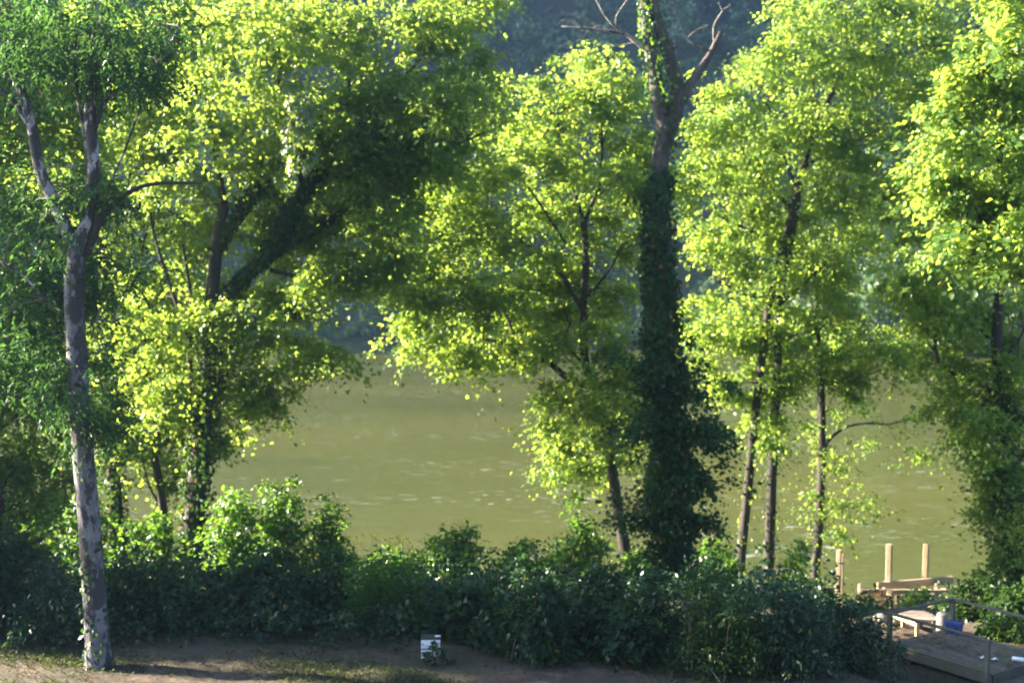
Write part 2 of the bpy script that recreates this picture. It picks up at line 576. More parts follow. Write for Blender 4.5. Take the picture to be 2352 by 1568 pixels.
def make_tree(name, label, d, trunk, tw, limbs, blobs, mat, bark=B_DARK, s=.5, layers=4.2, nl=66, leaf=.118, wr=.85, dd=1.2, style='spray',
              crown_name='crown', group=None, twigs=.6, rich=False, limb_mat=None, flare=1.5, cat='tree'):
    tp = poly(trunk, d)
    gz = float(ground_z(tp[0][0], tp[0][1]))
    if tp[0][2] > gz - .1:
        tp = np.vstack([[tp[0][0], tp[0][1], gz - .25], tp]) if tp[0][2] > gz + .4 else np.vstack([[tp[0][0], tp[0][1], gz - .25], tp[1:]])
    root = empty(name, (tp[0][0], tp[0][1], gz), label, cat, group)
    p = catmull(tp, 8)
    t = np.linspace(0, 1, len(p))
    rad = (tw[0] + (tw[1] - tw[0]) * t) / 2
    hgt = p[:, 2] - p[0, 2]
    rad = rad * (1 + (flare - 1) * np.exp(-np.maximum(hgt, 0) / .35))
    Vv, Q, T = tube(p, rad, 14, .03)
    mesh_obj('trunk', Vv, [Q, T], bark, root, smooth=True)
    anchors = [p[len(p) // 3:]]
    made = []
    for lb in limbs:
        pts, w0, w1 = lb[0], lb[1], lb[2]
        lp = catmull(poly(pts, d), 7)
        lr = np.linspace(w0, w1, len(lp)) / 2
        Vv, Q, T = tube(lp, lr, 8, .03)
        near, host = np.min(np.linalg.norm(p - lp[0], axis=1)), None
        for (lo_, lpts) in made:
            dd_ = np.min(np.linalg.norm(lpts - lp[0], axis=1))
            if dd_ < near - .05:
                near, host = dd_, lo_
        m_ = lb[3] if len(lb) > 3 else (limb_mat or bark)
        if host is None:
            made.append((mesh_obj('limb', Vv, [Q, T], m_, root, smooth=True), lp))
        else:
            bo = mesh_obj('branch', Vv, [Q, T], m_, None, smooth=True)
            bo.parent = host
            made.append((host, lp))
        anchors.append(lp[1:])
    anchors = np.vstack(anchors)
    if blobs:
        C, O = blob_sprays(blobs, d, s, layers, dd)
        ok = C[:, 2] > ground_z(C[:, 0], C[:, 1]) + .1
        C, O = C[ok], O[ok]
        ac = Acc()
        if style == 'frond':
            fronds(ac, C, O, 5, .42, .12)
        else:
            sprays(ac, C, O, s * rng.uniform(.65, 1.25, len(C)), nl, leaf, wr, rich)
        tag(ac.build(crown_name, mat, root), kind='stuff')
        if twigs:
            tw_ = Acc()
            twig_net(tw_, C, anchors, share=twigs)
            o = tw_.build('twigs', B_TWIG if bark is not B_DARK else B_DARK, root)
            if o:
                tag(o, kind='stuff')
    return root, p, rad

def ivy(root, pts3, radius, n, mat=L_IVY, leaf=.11, thick=.12, name='vine'):
    """leaves clinging to a stem; radius given per point"""
    p = catmull(pts3, 10)
    r = np.interp(np.linspace(0, 1, len(p)), np.linspace(0, 1, len(radius)), radius)
    seg = np.linalg.norm(np.diff(p, axis=0), axis=1)
    w = seg * (r[1:] + .02)
    k = rng.choice(len(seg), n, p=w / w.sum())
    f = rng.random(n)[:, None]
    c = p[k] * (1 - f) + p[k + 1] * f
    a = rng.uniform(0, 6.28, n)
    clump = .5 + .5 * np.sin(c[:, 2] * 5 + a * 3 + 2 * np.sin(c[:, 2] * 1.7))
    out = np.stack([np.cos(a), np.sin(a), np.zeros(n)], -1)
    rr = r[k] * (.85 + .3 * clump) + thick * rng.random(n) * clump
    pos = c + out * rr[:, None]
    D = np.array([0, 0, -.9]) + out * .35 + rng.normal(size=(n, 3)) * .4
    N = out + np.array([0, 0, .5]) + rng.normal(size=(n, 3)) * .35
    tint = np.clip(.45 + rng.normal(size=n) * .2, 0, .93)
    tint = np.where(rng.random(n) < .03, 1, tint)
    ac = Acc()
    sz = leaf * rng.uniform(.7, 1.25, n)
    leaves(ac, pos, D, N, sz, sz * .9, tint)
    return tag(ac.build(name, mat, root), kind='stuff')

# ------------------------------------------------------------------ trees of the near bank
# pale forked tree in the yard
tr, tp, trd = make_tree('yard_tree', 'pale blotchy barked forked tree standing at the edge of the bare yard', on_ground(228, 1532),
    [(228, 1535), (222, 1440), (208, 1250), (192, 1050), (178, 850), (170, 680), (178, 570)], (.46, .33),
    [([(178, 590), (150, 520), (118, 450), (92, 390), (70, 280), (40, 185), (5, 105), (-30, 20)], .26, .15),
     ([(70, 290), (40, 245), (0, 205), (-60, 180)], .12, .06),
     ([(60, 250), (45, 230)], .06, .04),
     ([(176, 590), (196, 520), (212, 440), (214, 350), (206, 270), (212, 170), (216, 60), (214, -60)], .26, .19),
     ([(204, 400), (198, 330), (180, 230), (172, 140), (176, 60)], .09, .05),
     ([(216, 300), (238, 240), (270, 208), (300, 195), (350, 205), (408, 216)], .11, .03),
     ([(300, 200), (345, 205), (375, 230), (390, 248)], .06, .02),
     ([(198, 585), (212, 545), (232, 500), (240, 478)], .17, .15, B_DARK),
     ([(236, 500), (262, 470), (300, 440), (345, 424), (400, 420), (452, 420)], .10, .05, B_DARK),
     ([(262, 468), (290, 474), (318, 480), (322, 462)], .07, .04, B_DARK),
     ([(258, 468), (250, 430), (285, 350), (330, 230), (380, 130), (410, 60)], .06, .025),
     ([(170, 720), (120, 700), (60, 640), (0, 600)], .08, .03),
     ([(180, 900), (100, 930), (20, 905), (-40, 880)], .07, .03),
     ([(172, 735), (230, 735), (300, 752), (330, 765)], .04, .015)],
    [(30, 50, 90, 70), (140, 60, 90, 70), (230, 30, 90, 55), (330, 80, 70, 60), (275, 145, 60, 45), (60, 125, 60, 45), (290, 190, 40, 20), (360, 20, 60, 45), (170, 130, 40, 35),
     (30, 420, 90, 45), (130, 440, 80, 40), (60, 510, 90, 55), (205, 470, 45, 35), (170, 600, 55, 40), (40, 600, 80, 55), (225, 640, 40, 25), (100, 690, 55, 45),
     (0, 760, 70, 60), (30, 860, 70, 45), (215, 945, 45, 22), (120, 780, 30, 40), (110, 880, 40, 40)],
    L_ASH, B_PALE, s=.4, layers=1.9, dd=.9, style='frond', flare=1.35, twigs=.45, limb_mat=B_UPPER)
for (x, y, n) in ((92, 185, 40), (124, 140, 30)):
    ac = Acc()
    c = P(x, y, 26.6)
    k = rng.normal(size=(n, 3)) * np.array([.06, .06, .13]) + c
    leaves(ac, k, rng.normal(size=(n, 3)) + np.array([0, 0, -1.5]), rng.normal(size=(n, 3)), .1, .06, rng.random(n) * .9)
    tag(ac.build('dead_leaf_cluster', L_DEAD, tr), kind='stuff')
ivy(tr, tp[2:18] + np.array([-.02, -.05, 0]), [.2, .17, .15], 260, L_BUSH, .1, .1)

# big leaning tree with many limbs
t2, p2, r2 = make_tree('leaning_maple', 'large yellow-green maple with dark vine-wrapped limbs leaning right over the river', 39,
    [(440, 1250), (452, 1120), (466, 980), (480, 840), (486, 700), (498, 560), (515, 470)], (.62, .3),
    [([(488, 720), (545, 650), (610, 585), (660, 500), (705, 430), (760, 360), (800, 320)], .42, .2),
     ([(610, 590), (680, 545), (760, 500), (830, 470)], .24, .1),
     ([(500, 570), (540, 500), (575, 450), (600, 410), (640, 300)], .26, .1),
     ([(515, 470), (500, 380), (480, 270), (470, 120)], .22, .06),
     ([(800, 320), (880, 230), (960, 140), (1000, 60)], .18, .05),
     ([(800, 325), (900, 320), (980, 355), (1060, 328), (1115, 304)], .15, .06),
     ([(700, 440), (660, 300), (640, 180), (650, 40)], .18, .05),
     ([(760, 360), (800, 220), (800, 80)], .15, .05),
     ([(620, 620), (700, 640), (790, 655), (900, 635)], .13, .04),
     ([(482, 830), (540, 790), (590, 750), (680, 730)], .12, .04),
     ([(470, 960), (440, 880), (435, 780), (440, 700), (420, 560)], .2, .08),
     ([(470, 920), (520, 860), (570, 830)], .10, .03),
     ([(435, 780), (360, 560), (330, 380)], .12, .05),
     ([(690, 800), (720, 850), (740, 875), (765, 862)], .03, .01),
     ([(700, 830), (715, 880), (712, 910)], .025, .008)],
    [(480, 20, 80, 55), (600, 30, 100, 60), (720, 30, 100, 60), (840, 30, 100, 60), (950, 30, 90, 55), (1040, 45, 55, 45), (1090, 15, 40, 30),
     (420, 120, 80, 60), (530, 120, 100, 65), (650, 125, 100, 70), (780, 130, 100, 75), (900, 140, 100, 75), (1010, 150, 75, 65), (1085, 180, 45, 50),
     (340, 240, 70, 60), (450, 240, 95, 65), (570, 225, 100, 65), (690, 225, 95, 65), (810, 235, 100, 65), (930, 240, 95, 65), (1030, 240, 75, 55), (1115, 245, 42, 42),
     (390, 330, 90, 60), (500, 330, 90, 60), (620, 320, 85, 55), (860, 335, 90, 55), (960, 335, 75, 45), (1040, 300, 70, 35), (740, 310, 70, 45),
     (860, 425, 70, 45), (790, 400, 50, 40), (420, 430, 85, 60), (540, 420, 60, 45, 1.3), (640, 400, 45, 45, 1.7), (900, 380, 60, 35),
     (460, 550, 70, 55, 1.3), (580, 530, 65, 50, 1.7), (690, 580, 60, 36, 1.7), (780, 560, 75, 50), (860, 590, 60, 45), (880, 530, 50, 35), (740, 500, 50, 40, 1.7),
     (430, 650, 75, 55), (560, 670, 80, 50, 1.7), (660, 660, 75, 50, 1.7), (750, 640, 50, 35), (850, 640, 40, 12),
     (560, 750, 80, 50), (650, 740, 70, 50), (680, 800, 45, 30), (730, 830, 30, 14),
     (560, 850, 55, 45), (600, 925, 30, 35), (545, 940, 25, 45), (410, 900, 50, 60), (900, 470, 55, 45), (920, 560, 50, 45), (830, 500, 60, 45, 1.7), (900, 300, 80, 50), (980, 390, 50, 35), (780, 330, 80, 50), (700, 480, 60, 50, 1.7), (470, 900, 45, 60, 1.3), (480, 1000, 30, 60, 1.3), (440, 790, 50, 50, 1.3)],
    L_MAPLE, layers=3.3, dd=1.3)
for lb, rr, n in ((poly([(488, 720), (545, 650), (610, 585), (660, 500), (705, 430), (760, 360), (800, 320)], 39), [.2, .22, .15], 2100),
                  (poly([(610, 590), (680, 545), (760, 500), (830, 470)], 39), [.14, .14, .08], 800),
                  (poly([(500, 570), (540, 500), (575, 450), (600, 410)], 39), [.14, .15, .1], 650),
                  (p2[4:40], [.34, .36, .3], 1800)):
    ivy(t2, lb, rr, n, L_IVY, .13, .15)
for (x, y0, y1) in ((690, 210, 270), (682, 270, 395), (700, 240, 300)):
    ivy(t2, poly([(x, y0, -3.2), (x - 6, (y0 + y1) / 2, -3.3), (x - 3, y1, -3.2)], 39), [.12, .2, .1], 170, L_PALE, .15, .2, 'hanging_vine')

# left bank group
bank_m, p3, _r = make_tree('bank_maple', 'dense dark maple with straight dark trunk behind the pale yard tree', 41,
    [(268, 1240), (262, 1100), (255, 920), (250, 740), (245, 560), (240, 400)], (.5, .2),
    [([(252, 800), (200, 700), (150, 600), (130, 500)], .16, .05), ([(252, 760), (310, 640), (340, 520)], .16, .05), ([(246, 600), (200, 450), (180, 300)], .12, .04),
     ([(246, 600), (290, 450), (310, 300)], .12, .04), ([(258, 960), (320, 880), (360, 780)], .12, .04)],
    [(350, 545, 80, 65), (320, 650, 85, 60), (360, 750, 80, 60), (330, 850, 75, 55), (300, 1025, 32, 36), (395, 1000, 34, 40), (205, 985, 32, 45), (400, 1090, 26, 30), (340, 945, 75, 50), (250, 560, 80, 60), (230, 680, 80, 60),
     (240, 790, 70, 60), (240, 900, 50, 50), (300, 430, 85, 60), (200, 430, 90, 60), (220, 330, 90, 60), (310, 320, 70, 60), (390, 900, 50, 60), (330, 240, 60, 40), (60, 50, 90, 60), (170, 60, 90, 60), (280, 60, 80, 60), (380, 50, 80, 60), (300, 150, 80, 55), (180, 170, 90, 60), (60, 320, 80, 60), (110, 420, 80, 60), (60, 180, 80, 60)],
    L_MAPLE, dd=1.1, layers=3.1)
ivy(bank_m, p3[2:34], [.3, .28, .2], 1500, L_IVY, .13, .2)
make_tree('slender_bank_tree', 'slender dark stem between the two left bank trunks', 40.2,
    [(382, 1250), (372, 1150), (350, 1020), (335, 900), (330, 780)], (.3, .16),
    [([(374, 1170), (345, 1120), (325, 1050), (300, 1000)], .1, .04)], [(345, 860, 45, 50), (360, 970, 50, 45), (340, 760, 40, 40)], L_MAPLE, dd=.5, layers=3.5)
make_tree('left_edge_tree', 'dark tree leaning out of the left edge, leaves glinting yellow between branches', 31.5,
    [(130, 1360), (70, 1290), (0, 1225), (-80, 1140), (-160, 1000), (-200, 800)], (.6, .35),
    [([(-80, 1140), (-20, 1000), (40, 850), (80, 700), (100, 500)], .26, .08), ([(-160, 1000), (-120, 700), (-60, 450), (0, 250)], .26, .08), ([(-20, 1000), (60, 940), (140, 900)], .12, .04),
     ([(0, 1225), (10, 1120), (40, 1070)], .16, .06), ([(40, 850), (-40, 720), (-60, 600)], .12, .04)],
    [(10, 300, 110, 80), (110, 260, 100, 80), (40, 190, 100, 60), (150, 360, 80, 60), (60, 640, 110, 80), (150, 720, 80, 60), (60, 780, 110, 70), (150, 860, 80, 60), (50, 920, 100, 60),
     (150, 960, 60, 50), (30, 1010, 90, 60), (90, 1080, 80, 50), (10, 1120, 70, 60), (60, 1180, 60, 50), (-60, 700, 100, 120), (-60, 900, 80, 100), (-90, 450, 120, 110), (-60, 260, 110, 100), (-160, 850, 90, 100),
     (-90, 80, 110, 110), (20, 90, 90, 60), (110, 130, 90, 60)],
    L_MAPLE, dd=.8, layers=4.2)

# unseen tree copies added beyond the left edge to shade the yard
def copy_tree(root, loc, rz, sc, label):
    r = root.copy()
    COL.objects.link(r)
    r['label'] = label
    r['group'] = 'shade trees added beyond the left edge'
    for ch in [o for o in bpy.data.objects if o.parent == root]:
        c = ch.copy()
        COL.objects.link(c)
        c.parent = r
        c.matrix_parent_inverse = Matrix.Translation(root.location).inverted()
        for g2 in [o for o in bpy.data.objects if o.parent == ch]:
            d2 = g2.copy()
            COL.objects.link(d2)
            d2.parent = c
            d2.matrix_parent_inverse = Matrix.Identity(4)
    r.location = (loc[0], loc[1], float(ground_z(loc[0], loc[1])) - .1)
    r.rotation_euler = (0, 0, rz)
    r.scale = (sc, sc, sc)
    return r
SHADE_TREES = [(-15.5, 29.5, 1.0, .9), (-19.5, 32.5, 2.6, 1.1), (-28.5, 35.5, 5.3, 1.1), (-35, 34.5, .6, 1.1)]
for k, (x, y, rz, sc) in enumerate(SHADE_TREES):
    copy_tree(bank_m, (x, y), rz, sc, 'leafy tree added unseen outside the left edge to shade the yard')

# centre maple
t5, p5, r5 = make_tree('centre_maple', 'rounded maple left of the dead trunk, its low limb reaching left above the water', 43,
    [(1448, 1345), (1432, 1240), (1414, 1130), (1396, 1010), (1372, 900), (1346, 840), (1340, 720), (1346, 600), (1340, 500)], (.40, .2),
    [([(1350, 885), (1300, 865), (1260, 832), (1200, 802), (1120, 780), (1040, 760)], .26, .06), ([(1346, 840), (1300, 790), (1310, 740)], .12, .05),
     ([(1342, 720), (1280, 620), (1180, 540), (1080, 470)], .16, .05), ([(1340, 510), (1318, 440), (1290, 350), (1280, 250)], .16, .04), ([(1340, 520), (1380, 400), (1380, 250)], .14, .04),
     ([(1190, 800), (1150, 700), (1080, 640), (1000, 600)], .1, .04), ([(1342, 690), (1400, 620), (1430, 560)], .1, .04), ([(1300, 560), (1220, 440), (1160, 370)], .1, .04),
     ([(1385, 960), (1330, 930), (1280, 930)], .08, .03), ([(1390, 1000), (1440, 930), (1445, 860)], .08, .03)],
    [(1352, 160, 35, 35), (1290, 215, 60, 45), (1400, 225, 55, 45), (1240, 285, 50, 45), (1350, 285, 75, 50), (1440, 300, 40, 55), (1190, 315, 45, 38), (1150, 370, 55, 45), (1250, 370, 70, 48),
     (1350, 385, 75, 55), (1440, 400, 45, 55), (1080, 400, 55, 45), (1000, 425, 50, 38), (1130, 450, 65, 48), (1230, 455, 75, 48), (1340, 475, 75, 55, 1.3), (980, 490, 45, 35), (1060, 515, 65, 45),
     (1160, 545, 75, 52), (1270, 555, 75, 52), (1390, 545, 65, 48, 1.3), (1000, 585, 42, 32), (1080, 615, 75, 50), (1190, 635, 75, 52), (960, 680, 40, 30), (1040, 715, 80, 45), (1150, 725, 75, 52),
     (1250, 690, 60, 50), (945, 740, 30, 26), (1000, 790, 55, 30), (1060, 822, 42, 20), (1130, 800, 55, 26), (1200, 770, 50, 35), (950, 620, 40, 30), (1010, 660, 60, 40), (1120, 690, 60, 45), (1480, 480, 35, 60), (1480, 350, 35, 60), (1300, 640, 50, 45, 1.3), (1330, 740, 50, 40, 1.3), (1430, 690, 40, 45), (1410, 770, 50, 40), (1255, 790, 40, 25),
     (1290, 925, 45, 42), (1380, 905, 60, 42), (1265, 1000, 42, 42), (1335, 1010, 60, 42), (1290, 1080, 42, 32), (1435, 850, 38, 50), (1435, 950, 35, 50), (1420, 1060, 30, 40)],
    L_MAPLE, dd=1.1, layers=3.7)

# dead ivy trunk
t6, p6, r6 = make_tree('dead_ivy_tree', 'tall dead tree with bare forked top, its trunk wrapped in dark ivy', 38,
    [(1552, 1330), (1546, 1200), (1536, 1050), (1526, 900), (1518, 740), (1512, 600), (1510, 460), (1518, 360), (1536, 290)], (.56, .46),
    [([(1530, 320), (1512, 230), (1500, 150), (1486, 60), (1478, -40)], .42, .26, B_SNAG), ([(1536, 300), (1556, 220), (1545, 150), (1520, 80), (1500, 10), (1488, -60)], .38, .28, B_SNAG),
     ([(1545, 290), (1572, 215), (1606, 165), (1634, 120), (1656, 72)], .3, .14, B_SNAG), ([(1582, 215), (1598, 214), (1602, 204)], .12, .13),
     ([(1490, 120), (1462, 98), (1432, 78), (1370, 68), (1290, 62)], .16, .04), ([(1440, 82), (1400, 50), (1372, 5), (1360, -30)], .06, .03), ([(1400, 70), (1372, 60), (1330, 92), (1280, 110)], .04, .015),
     ([(1380, 66), (1340, 40), (1290, 30)], .035, .012), ([(1462, 98), (1400, 110), (1340, 130), (1300, 150)], .04, .012), ([(1420, 75), (1415, 40), (1440, 0), (1450, -30)], .04, .02),
     ([(1340, 66), (1300, 45), (1262, 72)], .03, .01),
     ([(1634, 120), (1590, 100), (1576, 88), (1562, 60)], .07, .03), ([(1640, 100), (1640, 60), (1660, 26), (1678, 12)], .05, .025), ([(1660, 28), (1650, 6)], .03, .02), ([(1576, 90), (1600, 70), (1628, 58)], .04, .03),
     ([(1500, 110), (1530, 96), (1548, 100), (1552, 130)], .05, .03), ([(1562, 60), (1548, 20), (1560, -20)], .04, .02)],
    [(1520, 985, 50, 80, -.6), (1542, 1110, 48, 60, -.8), (1588, 1090, 28, 46, -.8), (1620, 1000, 16, 28, -.8), (1486, 960, 26, 65, -.6), (1560, 1215, 60, 50, -.9), (1500, 1190, 38, 55, -.7),      (1570, 900, 30, 50, -.6), (1490, 840, 26, 60, -.4)],
    L_IVY, B_SNAG, s=.42, layers=4.5, nl=50, leaf=.12, dd=.3, crown_name='ivy_bush', twigs=.3, flare=1.3, limb_mat=B_DEAD)
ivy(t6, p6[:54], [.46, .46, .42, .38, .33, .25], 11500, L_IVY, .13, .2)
ivy(t6, p6[40:], [.30, .28, .27, .26], 420, L_IVY, .12, .08)
ivy(t6, poly([(1536, 300), (1552, 220), (1545, 150), (1520, 80), (1500, 10), (1488, -60)], 37.9), [.22, .22, .19], 300, L_IVY, .12, .08)
ivy(t6, poly([(1515, 260), (1500, 150), (1486, 60), (1478, -40)], 37.95), [.24, .2, .16], 330, L_SUNLIT, .12, .1)

# right trio
t7, p7, _r = make_tree('twin_stem_maple', 'tall leafy maple right of the dead trunk on two dark slender stems', 46.5,
    [(1700, 1320), (1712, 1180), (1728, 1020), (1744, 870), (1762, 730), (1785, 620), (1820, 480), (1862, 330), (1920, 190), (1950, 120)], (.36, .14),
    [([(1766, 1320, .3), (1770, 1180, .3), (1776, 1020, .3), (1786, 860, .3), (1790, 700, .3), (1826, 500), (1832, 440)], .38, .2), ([(1820, 480), (1740, 400), (1680, 300)], .14, .04),
     ([(1800, 560), (1700, 520), (1620, 480)], .12, .04), ([(1790, 680), (1720, 680), (1640, 640)], .1, .04), ([(1790, 700), (1880, 620), (1950, 540)], .13, .04), ([(1850, 380), (1960, 330), (2060, 270)], .12, .05),
     ([(1880, 290), (1860, 150), (1840, 60)], .1, .04), ([(1930, 180), (2020, 120), (2080, 60)], .1, .03), ([(1790, 780), (1860, 760), (1920, 740)], .09, .03), ([(1832, 440), (1780, 300), (1760, 200)], .12, .04),
     ([(1740, 880), (1700, 880), (1668, 915)], .05, .02), ([(1780, 960), (1800, 1040), (1830, 1065)], .04, .015)],
    [(1850, 20, 65, 45), (1950, 20, 85, 50), (2060, 30, 75, 50), (1805, 85, 45, 50), (1890, 105, 85, 55), (2000, 115, 85, 55), (2100, 125, 65, 55), (1745, 175, 42, 42), (1830, 185, 85, 55), (1940, 205, 85, 55),
     (2050, 215, 75, 55), (2130, 225, 55, 50), (1690, 240, 55, 42), (1780, 268, 85, 55), (1890, 285, 85, 55), (2000, 295, 85, 55), (2095, 315, 60, 52), (1625, 290, 42, 42), (1640, 350, 62, 52), (1740, 355, 85, 55),
     (1850, 375, 85, 55), (1960, 385, 80, 55), (2050, 390, 50, 48), (1610, 430, 52, 52), (1700, 445, 85, 55), (1810, 465, 85, 55, 1.3), (1920, 475, 80, 52), (2005, 470, 45, 40), (1620, 535, 55, 52), (1710, 545, 85, 55),
     (1820, 555, 85, 55, 1.3), (1930, 555, 70, 52), (1640, 635, 65, 52), (1740, 645, 85, 55, 1.3), (1850, 645, 80, 52), (1940, 635, 48, 42), (1620, 725, 55, 52), (1700, 735, 75, 52), (1810, 745, 80, 52, 1.3), (1905, 735, 52, 45),
     (1630, 800, 52, 42), (1720, 820, 50, 34), (1830, 825, 65, 34), (1680, 895, 34, 18), (1780, 900, 24, 30), (1765, 1000, 22, 40), (2160, 40, 50, 45), (2180, 130, 40, 50), (2150, 330, 40, 50)],
    L_MAPLE, dd=1.2, layers=3.6)
ivy(t7, p7[2:34], [.22, .2, .17], 170, L_MAPLE, .11, .2)
ivy(t7, poly([(1766, 1300, .3), (1770, 1180, .3), (1776, 1020, .3), (1786, 860, .3)], 46.5), [.24, .22, .2], 240, L_IVY, .12, .2)
t8, p8, r8 = make_tree('bank_ash', 'slim straight tree with one bare limb pointing right above the dock', 48,
    [(1872, 1330), (1880, 1220), (1886, 1100), (1888, 980), (1884, 860), (1876, 740), (1880, 620)], (.36, .2),
    [([(1892, 1030), (1910, 1004), (1945, 980), (1990, 972), (2040, 974), (2085, 963)], .13, .04), ([(2040, 974), (2050, 1000), (2085, 1040)], .035, .01), ([(2030, 975), (2020, 945)], .03, .01),
     ([(1884, 880), (1930, 800), (1990, 760)], .1, .03), ([(1876, 1240), (1900, 1180), (1940, 1140)], .05, .015), ([(1880, 1220), (1920, 1190), (1960, 1120)], .035, .01), ([(1868, 1250), (1862, 1200), (1850, 1150)], .04, .015),
     ([(1890, 960), (1930, 880), (1960, 860)], .05, .015)],
    [(1915, 830, 55, 34), (1940, 890, 40, 30), (1970, 780, 60, 40), (2030, 820, 40, 26), (2075, 800, 25, 14)], L_MAPLE, dd=.7, layers=3.2)
ivy(t8, p8[3:34], [.22, .2, .16], 240, L_MAPLE, .11, .22)
ac = Acc()
C, O = blob_sprays([(2050, 1020, 55, 18), (2100, 1048, 34, 10), (1945, 1150, 40, 24), (1925, 1205, 30, 26), (1862, 1165, 26, 26), (1910, 1060, 26, 20), (1935, 930, 45, 26), (1885, 1010, 22, 70), (1960, 1160, 30, 20)], 48, .4, 2.6, .3)
sprays(ac, C, O, .4 * rng.uniform(.6, 1.2, len(C)), 16, .11, .7)
tag(ac.build('low_sprays', L_MAPLE, t8), kind='stuff')

# right side
make_tree('sunlit_right_tree', 'brightly sunlit broad-leaved tree hanging in from the right edge', 32,
    [(2560, 1600), (2540, 1200), (2520, 900), (2500, 650), (2480, 400), (2470, 100)], (.6, .3),
    [([(2500, 640), (2400, 580), (2330, 540), (2250, 500)], .2, .05), ([(2490, 480), (2400, 400), (2300, 370), (2220, 350)], .2, .05), ([(2480, 380), (2380, 280), (2290, 200)], .18, .05),
     ([(2475, 250), (2400, 150), (2330, 80)], .16, .05), ([(2420, 650), (2352, 636), (2310, 650), (2262, 692)], .06, .015, B_DEAD), ([(2340, 638), (2300, 632), (2272, 640)], .03, .01, B_DEAD),
     ([(2320, 648), (2306, 680)], .02, .008, B_DEAD)],
    [(2300, 20, 60, 30), (2325, 60, 55, 50), (2280, 125, 50, 42), (2335, 165, 60, 52), (2235, 190, 45, 42), (2300, 250, 75, 52), (2200, 270, 42, 42), (2235, 335, 75, 46), (2335, 345, 65, 52), (2185, 400, 42, 36), (2260, 415, 75, 52),
     (2345, 445, 55, 52), (2190, 475, 48, 38), (2280, 505, 75, 45), (2220, 535, 42, 32), (2330, 555, 55, 42), (2265, 585, 42, 26), (2330, 625, 36, 18), (2420, 100, 60, 70), (2420, 250, 60, 80), (2420, 400, 60, 80), (2420, 540, 60, 60)],
    L_MAPLE, s=.42, layers=4.6, dd=.9, leaf=.13, nl=52)
t10, p10, r10 = make_tree('ivy_column_tree', 'dark ivy-clad tree at the right edge arching a limb leftward over the water', 40,
    [(2325, 1350), (2318, 1200), (2308, 1050), (2296, 920), (2290, 780), (2300, 600)], (.5, .26),
    [([(2296, 910), (2250, 880), (2205, 866), (2165, 838), (2148, 806), (2152, 750), (2172, 690)], .2, .07), ([(2160, 830), (2130, 780), (2110, 720)], .07, .03), ([(2292, 800), (2220, 720), (2160, 620)], .13, .04),
     ([(2292, 840), (2340, 780), (2370, 700)], .12, .04), ([(2300, 1000), (2250, 960), (2200, 930)], .08, .03), ([(2340, 830), (2346, 760), (2352, 700)], .05, .03, B_DEAD)],
    [(2120, 560, 50, 50), (2150, 650, 62, 52), (2100, 715, 42, 40), (2220, 670, 65, 52), (2310, 710, 55, 52), (2160, 750, 52, 40), (2250, 770, 65, 45), (2330, 810, 45, 52), (2215, 840, 62, 40), (2290, 870, 65, 45),
     (2175, 925, 42, 32), (2250, 940, 62, 50), (2330, 960, 36, 52), (2265, 1010, 42, 40), (2300, 1060, 45, 50), (2315, 1150, 45, 50), (2320, 1240, 45, 50), (2285, 1130, 24, 60), (2060, 640, 30, 40), (2080, 470, 40, 50), (2120, 400, 45, 50)],
    L_MAPLE, dd=1.0, layers=4.4)
ivy(t10, p10[:34], [.5, .48, .44, .36], 4200, L_IVY, .13, .25)

